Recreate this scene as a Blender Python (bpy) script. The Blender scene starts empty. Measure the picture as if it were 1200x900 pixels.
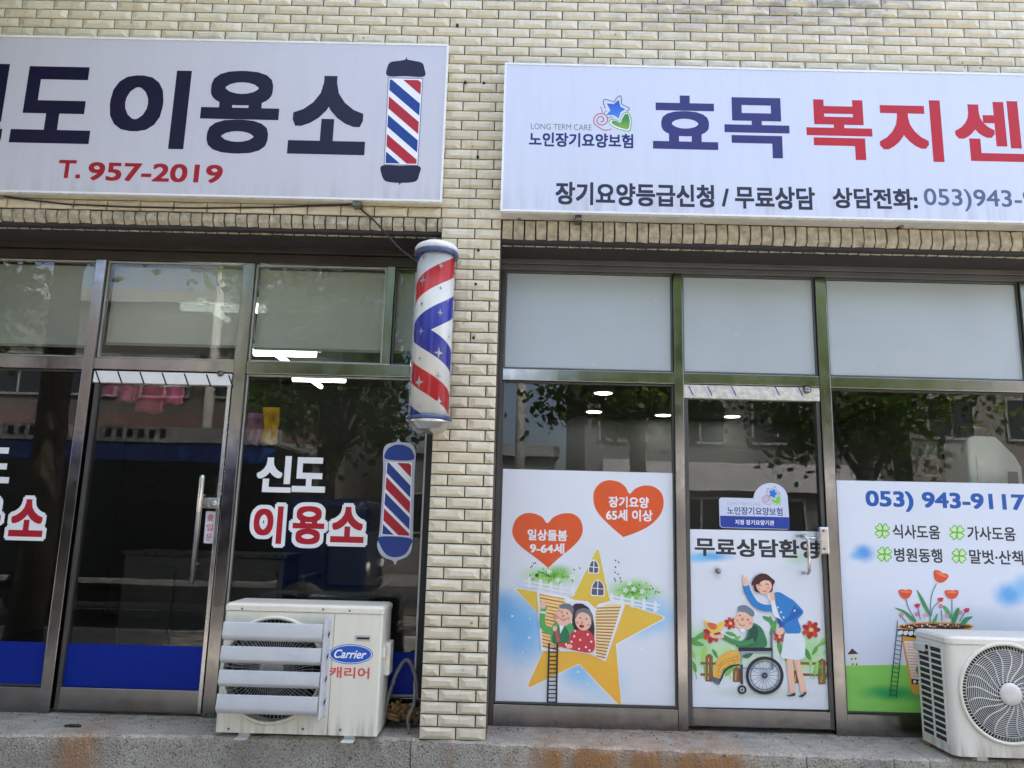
import bpy, bmesh, math, random
from mathutils import Vector, Matrix
from mathutils.geometry import tessellate_polygon
random.seed(7)
R = math.radians
S = bpy.context.scene
C = S.collection

# ------------------------------------------------------------------ camera, sky, sun, exposure
PITCH, YAW, ROLL, FPX, EYE = .1824, -.0083, .0263, 900.0, Vector((0, -4.7532, 1.2284))
fw = Vector((math.sin(YAW)*math.cos(PITCH), math.cos(YAW)*math.cos(PITCH), math.sin(PITCH)))
rt0 = Vector((math.cos(YAW), -math.sin(YAW), 0)); up0 = rt0.cross(fw)
rt = rt0*math.cos(ROLL)+up0*math.sin(ROLL); up = -rt0*math.sin(ROLL)+up0*math.cos(ROLL)
cam = bpy.data.cameras.new('camera'); cam.sensor_width = 36; cam.lens = 36*FPX/1200
cam.clip_start = .05; cam.clip_end = 500
camo = bpy.data.objects.new('camera', cam); C.objects.link(camo)
M4 = Matrix((( rt.x, up.x, -fw.x, EYE.x), (rt.y, up.y, -fw.y, EYE.y), (rt.z, up.z, -fw.z, EYE.z), (0, 0, 0, 1)))
camo.matrix_world = M4
S.camera = camo

SUN_EL, SUN_AZ = R(62), R(24)          # the sun stands behind the building: the facade is in open shade
w = bpy.data.worlds.new('World'); S.world = w; w.use_nodes = True
nt = w.node_tree; bg = nt.nodes['Background']
sky = nt.nodes.new('ShaderNodeTexSky'); sky.sky_type = 'NISHITA'; sky.sun_disc = False
sky.sun_elevation = SUN_EL; sky.sun_rotation = SUN_AZ; sky.dust_density = 6.0; sky.air_density = .8; sky.ozone_density = .6
nt.links.new(sky.outputs[0], bg.inputs[0]); bg.inputs[1].default_value = .15
sl = bpy.data.lights.new('sun', 'SUN'); sl.energy = 2.6; sl.angle = R(.6); sl.color = (1, .94, .86)
so = bpy.data.objects.new('sun', sl); C.objects.link(so)
sd = Vector((math.sin(SUN_AZ)*math.cos(SUN_EL), math.cos(SUN_AZ)*math.cos(SUN_EL), math.sin(SUN_EL)))
so.rotation_euler = sd.to_track_quat('Z', 'Y').to_euler(); so.location = sd*30
S.view_settings.view_transform = 'Standard'; S.view_settings.look = 'None'
S.view_settings.exposure = 2.72; S.view_settings.gamma = 1
S.render.engine = 'CYCLES'
S.cycles.use_denoising = True
S.cycles.max_bounces = 10; S.cycles.transparent_max_bounces = 24; S.cycles.diffuse_bounces = 5
S.cycles.sample_clamp_indirect = 6; S.cycles.caustics_reflective = False; S.cycles.caustics_refractive = False

# ------------------------------------------------------------------ measuring: where a line of sight meets a real plane
def ray(x, y):
    return rt*((x-600)/FPX) - up*((y-450)/FPX) + fw
def at(x, y, Y=0.0):
    d = ray(x, y); t = (Y-EYE.y)/d.y; p = EYE+d*t; return p.x, p.z
def atz(x, y, z=0.0):
    d = ray(x, y); t = (z-EYE.z)/d.z; p = EYE+d*t; return p.x, p.y
def sr(r, g, b):
    f = lambda c: ((c/255)/12.92 if c <= 10 else (((c/255)+.055)/1.055)**2.4)
    return (f(r), f(g), f(b), 1)

# ------------------------------------------------------------------ materials
class N:
    def __init__(s, name):
        s.m = bpy.data.materials.new(name); s.m.use_nodes = True; s.t = s.m.node_tree
        s.b = s.t.nodes['Principled BSDF']; s.o = s.t.nodes['Material Output']
    def n(s, typ, **kw):
        q = s.t.nodes.new('ShaderNode'+typ)
        for k, v in kw.items(): setattr(q, k, v)
        return q
    def l(s, a, b): s.t.links.new(a, b)
    def noise(s, scale, detail=4, vec=None, rough=.55, dist=0):
        q = s.n('TexNoise'); q.inputs['Scale'].default_value = scale; q.inputs['Detail'].default_value = detail
        q.inputs['Roughness'].default_value = rough; q.inputs['Distortion'].default_value = dist
        s.l(vec if vec is not None else s.pos(), q.inputs['Vector']); return q.outputs['Fac']
    def pos(s):
        if not hasattr(s, '_p'): s._p = s.n('NewGeometry').outputs['Position']
        return s._p
    def scaled(s, v):
        q = s.n('VectorMath', operation='MULTIPLY'); s.l(s.pos(), q.inputs[0]); q.inputs[1].default_value = v; return q.outputs[0]
    def ramp(s, fac, stops):
        q = s.n('ValToRGB'); e = q.color_ramp.elements
        while len(e) < len(stops): e.new(.5)
        for k, (p, c) in enumerate(stops):
            e[k].position = p; e[k].color = c if len(c) == 4 else (*c, 1)
        s.l(fac, q.inputs[0]); return q.outputs[0]
    def mrange(s, v, a, b, c=0, d=1, smooth=False):
        q = s.n('MapRange'); q.interpolation_type = 'SMOOTHSTEP' if smooth else 'LINEAR'
        s.l(v, q.inputs[0])
        for k, z in zip((1, 2, 3, 4), (a, b, c, d)): q.inputs[k].default_value = z
        return q.outputs[0]
    def math(s, op, a, b=None):
        q = s.n('Math', operation=op)
        for k, v in enumerate((a, b)):
            if v is None: continue
            if isinstance(v, (int, float)): q.inputs[k].default_value = v
            else: s.l(v, q.inputs[k])
        return q.outputs[0]
    def mix(s, fac, a, b, mode='MIX'):
        q = s.n('Mix', data_type='RGBA', blend_type=mode)
        for k, v in ((0, fac), (6, a), (7, b)):
            if isinstance(v, (int, float)): q.inputs[k].default_value = v
            elif isinstance(v, tuple): q.inputs[k].default_value = v if len(v) == 4 else (*v, 1)
            else: s.l(v, q.inputs[k])
        return q.outputs[2]
    def color(s, c):
        if isinstance(c, tuple): s.b.inputs['Base Color'].default_value = c if len(c) == 4 else (*c, 1)
        else: s.l(c, s.b.inputs['Base Color'])
    def rough(s, v):
        if isinstance(v, (int, float)): s.b.inputs['Roughness'].default_value = v
        else: s.l(v, s.b.inputs['Roughness'])
    def bump(s, h, strength=.2, dist=.01):
        q = s.n('Bump'); q.inputs['Strength'].default_value = strength; q.inputs['Distance'].default_value = dist
        s.l(h, q.inputs['Height']); s.l(q.outputs[0], s.b.inputs['Normal'])
_mc = {}
def plain(name, c, rough=.5, metal=0, var=.12, scale=9, spec=.5, bump=0):
    """painted / plastic surface with slight uneven wear in its colour and gloss"""
    if name in _mc: return _mc[name]
    m = N(name); f = m.noise(scale, 5)
    a = tuple(max(0, v*(1-var)) for v in c[:3]); b = tuple(min(1, v*(1+var)) for v in c[:3])
    m.color(m.ramp(f, [(.3, a), (.7, b)]))
    m.rough(m.mrange(m.noise(scale*3, 3), .3, .7, max(0, rough-.07), min(1, rough+.07)))
    m.b.inputs['Metallic'].default_value = metal; m.b.inputs['Specular IOR Level'].default_value = spec
    if bump: m.bump(m.noise(scale*8, 4), bump)
    _mc[name] = m.m; return m.m
def ink(rgb, name=None):
    """printing ink / cut vinyl on a sign or poster"""
    return plain('print_%02x%02x%02x' % rgb, tuple(v for v in sr(*rgb)), .38, var=.03, spec=.35)

def brick_mat():
    m = N('glazed_tile_brick')
    at_ = m.n('Attribute', attribute_name='tint'); t = at_.outputs['Fac']
    col = m.ramp(t, [(0, (.63, .56, .415)), (.35, (.66, .59, .44)), (.7, (.68, .615, .465)), (1, (.71, .65, .51))])
    blot = m.noise(26, 6, rough=.65)
    col = m.mix(m.mrange(blot, .50, .74, 0, .30), col, (.36, .32, .22))
    drip = m.noise(1, 5, m.scaled((9, 9, 1.2)))
    col = m.mix(m.mrange(drip, .55, .75, 0, .22), col, (.30, .28, .23))
    grey_patch = m.noise(5, 6, m.scaled((1, 1, 3)), rough=.7)
    zz = m.n('SeparateXYZ'); m.l(m.pos(), zz.inputs[0])
    run = m.noise(1, 6, m.scaled((16, 3, .5)), rough=.6)       # rain runs on the wall
    col = m.mix(m.mrange(run, .56, .74, 0, .30), col, (.22, .19, .14))
    chip = m.n('TexVoronoi'); chip.inputs['Scale'].default_value = 14; m.l(m.pos(), chip.inputs['Vector'])
    col = m.mix(m.math('MULTIPLY', m.mrange(chip.outputs['Distance'], .10, .16, 1, 0), m.mrange(m.noise(3.1, 2), .60, .62, 0, .75)), col, (.12, .09, .06))
    top = m.mrange(zz.outputs[2], 4.45, 4.85, 0, 1)
    gx = m.math('MULTIPLY', m.mrange(zz.outputs[0], .5, 1.0), m.mrange(zz.outputs[0], 2.9, 2.4))
    col = m.mix(m.math('MULTIPLY', m.math('MULTIPLY', top, gx), m.mrange(grey_patch, .42, .58, 0, .75)), col, (.22, .21, .2))  # uneven greyer patch along the top courses, right of the pillar
    m.color(col); m.rough(m.mrange(blot, .3, .7, .28, .55)); m.bump(m.noise(70, 4), .25, .004)
    return m.m
def mortar_mat():
    m = N('mortar'); m.color(m.ramp(m.noise(14, 5), [(.3, (.06, .05, .037)), (.7, (.13, .11, .083))])); m.rough(.95)
    m.bump(m.noise(90, 4), .5, .006); return m.m
def concrete_mat():
    m = N('washed_concrete'); v = m.n('TexVoronoi'); v.inputs['Scale'].default_value = 75; m.l(m.pos(), v.inputs['Vector'])
    big = m.noise(2.2, 6, rough=.7); col = m.ramp(big, [(.3, (.30, .27, .22)), (.55, (.42, .385, .32)), (.75, (.52, .48, .405))])
    speck = m.noise(95, 3, rough=.8)
    col = m.mix(m.mrange(speck, .54, .60, 0, .88), col, (.06, .055, .045))
    col = m.mix(m.mrange(v.outputs['Distance'], .0, .30, .55, 0), col, (.62, .59, .53))
    sx = m.n('SeparateXYZ'); m.l(m.pos(), sx.inputs[0]); X, Y, Z = sx.outputs
    drip = m.noise(1, 6, m.scaled((7, 2, .7)), rough=.6)
    def rust(a, b, lo, hi, k):
        band = m.math('MULTIPLY', m.mrange(X, a-.1, a+.12, smooth=True), m.mrange(X, b+.12, b-.1, smooth=True))
        return m.math('MULTIPLY', m.math('MULTIPLY', band, m.mrange(drip, lo, hi)), k)
    front = m.mrange(Z, .015, -.02)
    r = m.math('ADD', rust(-2.55, -2.35, .30, .5, .8), m.math('ADD', rust(.15, 1.35, .33, .52, .95), rust(-.6, .1, .5, .68, .5)))
    col = m.mix(m.math('MULTIPLY', r, front), col, (.36, .17, .06))
    dirt = m.noise(6, 6, m.scaled((1, 2.5, 1)), rough=.7)
    wall = m.mrange(Y, .12, .36)
    col = m.mix(m.math('MULTIPLY', m.mrange(dirt, .42, .62), m.mrange(wall, 0, 1, .22, .75)), col, (.11, .10, .088))
    ck = m.n('TexVoronoi'); ck.feature = 'DISTANCE_TO_EDGE'; ck.inputs['Scale'].default_value = 1.3
    nv = m.n('TexNoise'); nv.inputs['Scale'].default_value = 5; m.l(m.pos(), nv.inputs['Vector'])
    ad = m.n('VectorMath', operation='MULTIPLY_ADD'); m.l(nv.outputs['Color'], ad.inputs[0]); ad.inputs[1].default_value = (.3, .3, .3); m.l(m.pos(), ad.inputs[2])
    m.l(ad.outputs[0], ck.inputs['Vector'])
    col = m.mix(m.math('MULTIPLY', m.mrange(ck.outputs['Distance'], .0, .004, .7, 0), m.mrange(m.noise(1.1, 2), .5, .6)), col, (.06, .055, .05))
    wob = m.math('MULTIPLY', m.math('SUBTRACT', m.noise(9, 3), .5), .04)
    for xi in (-3.1, -.57, 1.68, 2.16, 2.36):
        d_ = m.math('ABSOLUTE', m.math('SUBTRACT', m.math('ADD', X, wob), xi))
        col = m.mix(m.math('MULTIPLY', m.mrange(d_, .002, .007, .85, 0), front), col, (.05, .042, .035))
    edge_ = m.math('MULTIPLY', m.mrange(Z, -.05, -.005), m.mrange(m.noise(11, 5, rough=.7), .45, .6, 0, .5))
    col = m.mix(m.math('MULTIPLY', edge_, front), col, (.60, .57, .50))
    m.color(col); m.rough(.92); m.bump(m.math('ADD', m.noise(120, 4), v.outputs['Distance']), .6, .008); return m.m
def steel_mat(name, c=(.56, .55, .53), rough=.13):
    m = N(name); f = m.noise(1, 5, m.scaled((6, 6, 1.2)), rough=.6)
    spot = m.noise(18, 6, rough=.7)
    m.color(m.mix(m.mrange(spot, .58, .72, 0, .5), m.ramp(f, [(.3, tuple(v*.75 for v in c)), (.7, c)]), (.20, .16, .12)))
    m.b.inputs['Metallic'].default_value = 1; m.rough(m.mrange(m.noise(9, 5), .3, .7, rough*.7, rough*1.6))
    m.bump(m.noise(3, 3, m.scaled((1, 1, .35))), .12, .02); return m.m
def glass_mat(name, tint=(.86, .93, .9), k=1.0):
    m = N(name); t = m.t; t.nodes.remove(m.b)
    tr = m.n('BsdfTransparent'); tr.inputs[0].default_value = (*tint, 1)
    gl = m.n('BsdfGlossy'); gl.inputs['Roughness'].default_value = .0; gl.inputs[0].default_value = (1, 1, 1, 1)
    fr = m.n('Fresnel'); fr.inputs[0].default_value = 1.5
    bp = m.n('Bump'); bp.inputs['Strength'].default_value = .012; bp.inputs['Distance'].default_value = .05
    m.l(m.noise(1.6, 2), bp.inputs['Height']); m.l(bp.outputs[0], gl.inputs['Normal'])
    mx = m.n('MixShader'); m.l(m.math('MULTIPLY', fr.outputs[0], k), mx.inputs[0]); m.l(tr.outputs[0], mx.inputs[1]); m.l(gl.outputs[0], mx.inputs[2])
    m.l(mx.outputs[0], m.o.inputs[0]); return m.m
def film_mat(name, c, trans, rough=.6, spots=True):
    """milky sheet behind the glass: diffuse, lets some light through"""
    m = N(name); t = m.t; t.nodes.remove(m.b)
    df = m.n('BsdfDiffuse'); tl = m.n('BsdfTranslucent'); tp = m.n('BsdfTransparent'); gl = m.n('BsdfGlossy'); gl.inputs['Roughness'].default_value = rough
    col = m.ramp(m.noise(1.7, 4), [(.3, tuple(v*.93 for v in c)), (.7, tuple(min(1, v*1.05) for v in c))])
    if spots:
        v = m.n('TexVoronoi'); v.inputs['Scale'].default_value = 9; m.l(m.pos(), v.inputs['Vector'])
        col = m.mix(m.math('MULTIPLY', m.mrange(v.outputs['Distance'], .03, .12, 1, 0), m.mrange(m.noise(3, 3), .52, .66, 0, .5)), col, (.85, .88, .88))
    for q in (df, tl): m.l(col, q.inputs[0])
    a = m.n('MixShader'); a.inputs[0].default_value = .2; m.l(df.outputs[0], a.inputs[1]); m.l(tl.outputs[0], a.inputs[2])
    b = m.n('MixShader'); b.inputs[0].default_value = trans; m.l(a.outputs[0], b.inputs[1]); m.l(tp.outputs[0], b.inputs[2])
    g = m.n('MixShader'); g.inputs[0].default_value = .22 if spots else .04; m.l(b.outputs[0], g.inputs[1]); m.l(gl.outputs[0], g.inputs[2])
    m.l(g.outputs[0], m.o.inputs[0]); return m.m
def emit(name, c, k):
    m = N(name); m.t.nodes.remove(m.b); e = m.n('Emission'); e.inputs[0].default_value = (*c, 1); e.inputs[1].default_value = k
    m.l(e.outputs[0], m.o.inputs[0]); return m.m
def paper_mat(name, base, blobs, px, noise=.35):
    """printed sheet: plain stock with soft airbrushed colour areas [(cx,cy,rx,ry,rgb,strength)] of the printed design"""
    m = N(name); col = m.ramp(m.noise(2, 3), [(.3, tuple(v*.97 for v in base)), (.7, base)])
    nz = m.n('TexNoise'); nz.inputs['Scale'].default_value = 9; nz.inputs['Detail'].default_value = 4; m.l(m.pos(), nz.inputs['Vector'])
    for cx, cy, rx, ry, rgb, k in blobs:
        X0, Z0 = px(cx, cy); X1, Z1 = px(cx+rx, cy+ry)
        sb = m.n('VectorMath', operation='SUBTRACT'); m.l(m.pos(), sb.inputs[0]); sb.inputs[1].default_value = (X0, 0, Z0)
        mu = m.n('VectorMath', operation='MULTIPLY'); m.l(sb.outputs[0], mu.inputs[0]); mu.inputs[1].default_value = (1/abs(X1-X0), 0, 1/abs(Z1-Z0))
        ad = m.n('VectorMath', operation='MULTIPLY_ADD'); m.l(nz.outputs['Color'], ad.inputs[0]); ad.inputs[1].default_value = (noise*2, 0, noise*2); m.l(mu.outputs[0], ad.inputs[2])
        s2 = m.n('VectorMath', operation='SUBTRACT'); m.l(ad.outputs[0], s2.inputs[0]); s2.inputs[1].default_value = (noise, 0, noise)
        ln = m.n('VectorMath', operation='LENGTH'); m.l(s2.outputs[0], ln.inputs[0])
        col = m.mix(m.mrange(ln.outputs['Value'], .15, 1.05, k, 0, True), col, sr(*rgb))
    m.color(col); m.rough(.34); m.b.inputs['Specular IOR Level'].default_value = .45; m.bump(m.noise(1, 3, m.scaled((3.5, 1, 2.2))), .10, .03)
    return m.m
def vgrad(name, zt, zb, ct, cb):
    m = N(name); s_ = m.n('SeparateXYZ'); m.l(m.pos(), s_.inputs[0])
    m.color(m.ramp(m.mrange(s_.outputs[2], zb, zt), [(0, sr(*cb)), (1, sr(*ct))])); m.rough(.4); return m.m

def sign_mat(name, c):
    m = N(name); band = m.noise(1, 2, m.scaled((5, 1, .12))); gr = m.noise(1, 5, m.scaled((14, 1, 1.1)), rough=.65)
    col = m.mix(m.mrange(band, .3, .7, 0, .07), c, tuple(v*.8 for v in c))
    s_ = m.n('SeparateXYZ'); m.l(m.pos(), s_.inputs[0])
    edge_ = m.mrange(s_.outputs[2], 3.21, 3.45, 1, 0, True)
    col = m.mix(m.math('MULTIPLY', m.mrange(gr, .45, .75, 0, .45), m.mrange(edge_, 0, 1, .18, 1)), col, (.30, .28, .24))
    m.color(col); m.rough(.33); m.bump(m.noise(1, 2, m.scaled((2.2, 1, .5))), .05, .05); return m.m
BRICK, MORTAR, CONC = brick_mat(), mortar_mat(), concrete_mat()
STEEL, STEELD = steel_mat('polished_steel', (.33, .32, .315), .15), steel_mat('dark_steel', (.22, .2, .18), .16)
STEELB = plain('bright_steel', (.62, .62, .61), .24, 1.0, var=.06, scale=3)
ALU_D = plain('dark_aluminium', (.075, .072, .068), .4, .3, var=.25, scale=3)
ALU_L = plain('weathered_aluminium', (.135, .135, .13), .42, .3, var=.2, scale=3)
RUBBER = plain('black_rubber', (.012, .012, .013), .6)
GLASS_L = glass_mat('barber_glass', (.88, .90, .88), .62); GLASS_R = glass_mat('centre_glass', (.90, .92, .905), .68)
SIGN_L = sign_mat('sign_panel_grey_white', (.58, .575, .65))
SIGN_R = sign_mat('sign_panel_blue_white', (.63, .67, .81))
CREAM = plain('cream_paint', (.66, .63, .48), .5); WHITE = plain('white_paint', (.8, .8, .79), .35, var=.04)
PALE = plain('pale_grey_paint', (.56, .58, .53), .45)
NAVY = ink((24, 20, 52)); RED = ink((176, 26, 44)); BLUE = ink((22, 74, 160)); VW = ink((236, 238, 242))
RIM = plain('sign_edge_white', (.82, .82, .82), .3, var=.03)

# ------------------------------------------------------------------ building blocks
class MB:
    """collects shapes and links them as ONE mesh object"""
    def __init__(s): s.v = []; s.f = []; s.mi = []; s.sm = []; s.tint = []; s.m = []
    def mat(s, m):
        if m not in s.m: s.m.append(m)
        return s.m.index(m)
    def add(s, vs, fs, m, smooth=False, tint=.5):
        o = len(s.v); s.v += [Vector(q) for q in vs]; k = s.mat(m)
        for f in fs: s.f.append([o+i for i in f]); s.mi.append(k); s.sm.append(smooth); s.tint.append(tint)
        return s
    def box(s, x0, x1, y0, y1, z0, z1, m, tint=.5):
        vs = [(x, y, z) for z in (z0, z1) for y in (y0, y1) for x in (x0, x1)]
        return s.add(vs, [(0, 2, 3, 1), (4, 5, 7, 6), (0, 1, 5, 4), (2, 6, 7, 3), (0, 4, 6, 2), (1, 3, 7, 5)], m, tint=tint)
    def lathe(s, prof, m, c=(0, 0, 0), axis='Z', n=32, smooth=True, cap=True):
        """prof: [(radius, height)]; axis Z or Y"""
        vs = []; fs = []
        for r_, h in prof:
            for k in range(n):
                a = 2*math.pi*k/n; q = (r_*math.cos(a), r_*math.sin(a), h)
                if axis == 'Y': q = (q[0], h, q[1])
                if axis == 'X': q = (h, q[0], q[1])
                vs.append((q[0]+c[0], q[1]+c[1], q[2]+c[2]))
        for j in range(len(prof)-1):
            for k in range(n):
                fs.append((j*n+k, j*n+(k+1) % n, (j+1)*n+(k+1) % n, (j+1)*n+k))
        if cap: fs.append(tuple(range(n))[::-1]); fs.append(tuple((len(prof)-1)*n+k for k in range(n)))
        return s.add(vs, fs, m, smooth)
    def tube(s, pts, r, m, n=6, closed=False, smooth=True):
        pts = [Vector(p) for p in pts]; L = len(pts); vs = []; fs = []
        rr = r if isinstance(r, (list, tuple)) else [r]*L
        prev = None
        for i, p in enumerate(pts):
            a = pts[(i-1) % L] if (closed or i > 0) else p; b = pts[(i+1) % L] if (closed or i < L-1) else p
            t = (b-a).normalized()
            if prev is None:
                q = Vector((0, 0, 1)) if abs(t.z) < .9 else Vector((1, 0, 0)); u = t.cross(q).normalized()
            else: u = (prev-t*prev.dot(t)).normalized()
            prev = u; v = t.cross(u)
            for k in range(n):
                an = 2*math.pi*k/n; vs.append(p+(u*math.cos(an)+v*math.sin(an))*rr[i])
        for i in range(L if closed else L-1):
            j = (i+1) % L
            for k in range(n): fs.append((i*n+k, i*n+(k+1) % n, j*n+(k+1) % n, j*n+k))
        if not closed: fs.append(tuple(range(n))[::-1]); fs.append(tuple((L-1)*n+k for k in range(n)))
        return s.add(vs, fs, m, smooth)
    def prism(s, poly, y0, y1, m, smooth=False):
        """poly in (x,z), extruded from y0 to y1"""
        n = len(poly); vs = [(x, y0, z) for x, z in poly]+[(x, y1, z) for x, z in poly]
        tr = tessellate_polygon([[Vector((x, z, 0)) for x, z in poly]])
        fs = [tuple(t) for t in tr]+[tuple(i+n for i in t)[::-1] for t in tr]
        fs += [(i, i+n, (i+1) % n+n, (i+1) % n) for i in range(n)]
        return s.add(vs, fs, m, smooth)
    def build(s, name, parent=None, bevel=0, fix=True):
        off = parent_loc(parent)
        me = bpy.data.meshes.new(name); me.from_pydata([tuple(q-off) for q in s.v], [], s.f)
        for m in s.m: me.materials.append(m)
        me.polygons.foreach_set('material_index', s.mi); me.polygons.foreach_set('use_smooth', s.sm)
        a = me.attributes.new('tint', 'FLOAT', 'FACE'); a.data.foreach_set('value', s.tint)
        if fix:
            bm = bmesh.new(); bm.from_mesh(me); bmesh.ops.recalc_face_normals(bm, faces=bm.faces); bm.to_mesh(me); bm.free()
        me.update()
        o = bpy.data.objects.new(name, me); C.objects.link(o)
        if parent: o.parent = parent
        if bevel:
            b = o.modifiers.new('bevel', 'BEVEL'); b.width = bevel; b.segments = 2; b.limit_method = 'ANGLE'; b.angle_limit = R(40)
        return o
def parent_loc(p):
    v = Vector((0, 0, 0))
    while p: v += p.location; p = p.parent
    return v
def tag(o, label, cat, group=None, kind=None):
    if label: o['label'] = label
    if cat: o['category'] = cat
    if group: o['group'] = group
    if kind: o['kind'] = kind
    return o
def thing(name, label, cat, loc, group=None):
    o = bpy.data.objects.new(name, None); C.objects.link(o); o.location = loc; o.empty_display_size = .1
    return tag(o, label, cat, group)
def struct(mb, name):
    o = mb.build(name); o['kind'] = 'structure'; return o

def spline(pts, seg=6, closed=True):
    n = len(pts); out = []
    for i in range(n if closed else n-1):
        p = [pts[(i+k) % n] if closed else pts[min(max(i+k, 0), n-1)] for k in (-1, 0, 1, 2)]
        for j in range(seg):
            t = j/seg
            out.append(tuple(.5*((2*p[1][a])+(p[2][a]-p[0][a])*t+(2*p[0][a]-5*p[1][a]+4*p[2][a]-p[3][a])*t*t+(3*p[1][a]-p[0][a]-3*p[2][a]+p[3][a])*t**3) for a in (0, 1)))
    if not closed: out.append(tuple(pts[-1]))
    return out
def roundpoly(pts, r):
    """polygon with rounded corners; r one radius or a list"""
    n = len(pts); out = []
    for i in range(n):
        a, b, c = Vector(pts[i-1]), Vector(pts[i]), Vector(pts[(i+1) % n]); rr = r[i] if isinstance(r, (list, tuple)) else r
        if rr <= 0: out.append(tuple(b)); continue
        d1 = (a-b); d2 = (c-b); k1 = min(rr, d1.length*.45); k2 = min(rr, d2.length*.45)
        p = b+d1.normalized()*k1; q = b+d2.normalized()*k2
        for j in range(6):
            t = j/5; out.append(tuple(p*(1-t)**2+b*2*t*(1-t)+q*t*t))
    return out
_tc = {}
def text_geo(body, weight, shear=0):
    k = (body, weight, shear)
    if k in _tc: return _tc[k]
    cu = bpy.data.curves.new('t', 'FONT'); cu.body = body; cu.size = 1; cu.offset = weight; cu.shear = shear; cu.resolution_u = 4
    o = bpy.data.objects.new('t', cu); C.objects.link(o)
    me = bpy.data.meshes.new_from_object(o.evaluated_get(bpy.context.evaluated_depsgraph_get()))
    vs = [v.co.copy() for v in me.vertices]; fs = [tuple(p.vertices) for p in me.polygons]
    bpy.data.objects.remove(o); bpy.data.curves.remove(cu); bpy.data.meshes.remove(me)
    x0 = min(v.x for v in vs); x1 = max(v.x for v in vs); y0 = min(v.y for v in vs); y1 = max(v.y for v in vs)
    _tc[k] = (vs, fs, x0, x1, y0, y1); return _tc[k]

class Art(MB):
    """flat print lying on the plane Y; positions measured in a crop of the photograph (ox, oy, scale)"""
    STEP = .00007
    def __init__(s, Y, T=(0, 0, 1), layer=1):
        super().__init__(); s.Y = Y; s.T = T; s.k = layer
    def P(s, x, y):
        return at(s.T[0]+x/s.T[2], s.T[1]+y/s.T[2], s.Y)
    def raw(s, p2, m):
        y = s.Y-s.k*s.STEP; s.k += 1
        tr = tessellate_polygon([[Vector((a, b, 0)) for a, b in p2]])
        s.add([(a, y, b) for a, b in p2], [tuple(t) for t in tr], m); return s
    def poly(s, pts, m, r=0):
        if r: pts = roundpoly(pts, r)
        return s.raw([s.P(*p) for p in pts], m)
    def blob(s, pts, m, seg=6): return s.raw([s.P(*p) for p in spline(pts, seg)], m)
    def ell(s, cx, cy, rx, ry, m, rot=0, n=28, a0=0, a1=360):
        c, q = math.cos(R(rot)), math.sin(R(rot)); pts = []
        for i in range(n):
            a = R(a0+(a1-a0)*i/(n if a1-a0 == 360 else n-1)); x, y = rx*math.cos(a), ry*math.sin(a)
            pts.append((cx+x*c-y*q, cy+x*q+y*c))
        return s.poly(pts, m)
    def line(s, pts, w_, m, curve=False, closed=False):
        if curve: pts = spline(pts, 8, closed)
        if closed: pts = list(pts)+[pts[0]]
        P = [Vector(s.P(*p)) for p in pts]; w_ = abs(s.P(w_, 0)[0]-s.P(0, 0)[0])/2
        y = s.Y-s.k*s.STEP; s.k += 1; vs = []; n = len(P)
        for i, p in enumerate(P):
            a = P[i-1] if i else (P[-2] if closed else p); b = P[i+1] if i < n-1 else (P[1] if closed else p)
            t = (b-a); t = t.normalized() if t.length > 0 else Vector((1, 0)); nn = Vector((-t.y, t.x))*w_
            vs += [(p.x+nn.x, y, p.y+nn.y), (p.x-nn.x, y, p.y-nn.y)]
        s.add(vs, [(2*i, 2*i+1, 2*i+3, 2*i+2) for i in range(n-1)], m); return s
    def text(s, body, x0, yt, yb, x1, m, weight=.0, shear=0, keep=False):
        """ink box of the string: left/right edges x0,x1; top/bottom yt,yb measured at its middle"""
        vs, fs, a0, a1, b0, b1 = text_geo(body, min(0, weight), shear); xc = (x0+x1)/2; yc = (yt+yb)/2
        X0 = s.P(x0, yc)[0]; X1 = s.P(x1, yc)[0]; Zt = s.P(xc, yt)[1]; Zb = s.P(xc, yb)[1]
        n = 0 if weight <= 0 else 1 if weight < .024 else 3; w_ = max(0, weight)
        sx = (X1-X0)/(a1-a0+2*w_); sz = (Zt-Zb)/(b1-b0+2*w_)       # a heavier stroke = the glyph swept over a small square
        for i in range(-n, n+1):
            for j in range(-n, n+1):
                dx, dz = (i/n*w_ if n else 0), (j/n*w_ if n else 0)
                if weight > .05 and dx*dx+dz*dz > w_*w_*1.45: continue
                if n == 3 and weight < .05 and max(abs(i), abs(j)) < 3 and (i or j): continue
                y = s.Y-s.k*s.STEP-(i*7+j)*.000002
                s.add([(X0+(v.x-a0+w_+dx)*sx, y, Zb+(v.y-b0+w_+dz)*sz) for v in vs], fs, m)
        s.k += 1; return s
    def build(s, name, parent=None):
        return super().build(name, parent, fix=False)

#%%SPLIT
# ------------------------------------------------------------------ the setting: step, pavement, road
RH, RW = .0695, .22                    # brick course height, brick pitch
YF, YG = .33, .366                     # front of the shop frames, front of the glass
edge = [(-9, -.16)]+[atz(*q, 0) for q in ((0, 861), (160, 861.5), (470, 865), (600, 872), (750, 877), (940, 884.7), (1100, 890), (1200, 892))]+[(9, -.10)]
mb = MB()
def jag(x): return .006*math.sin(x*23)+.004*math.sin(x*61+1)+.003*math.sin(x*137)
fine = []
for (a, b), (c, d) in zip(edge[:-1], edge[1:]):
    n = max(2, int((c-a)/.03))
    fine += [(a+(c-a)*i/n, b+(d-b)*i/n) for i in range(n)]
fine.append(edge[-1])
prof = lambda x, y: [(x, .5, 0), (x, y+.015+jag(x), .002*math.sin(x*31)), (x, y+jag(x)*.6, -.012+jag(x*1.3)*.4), (x, y+.004, -.12), (x, y+.01, -.36)]
vs = []
for x, y in fine: vs += prof(x, y)
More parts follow.
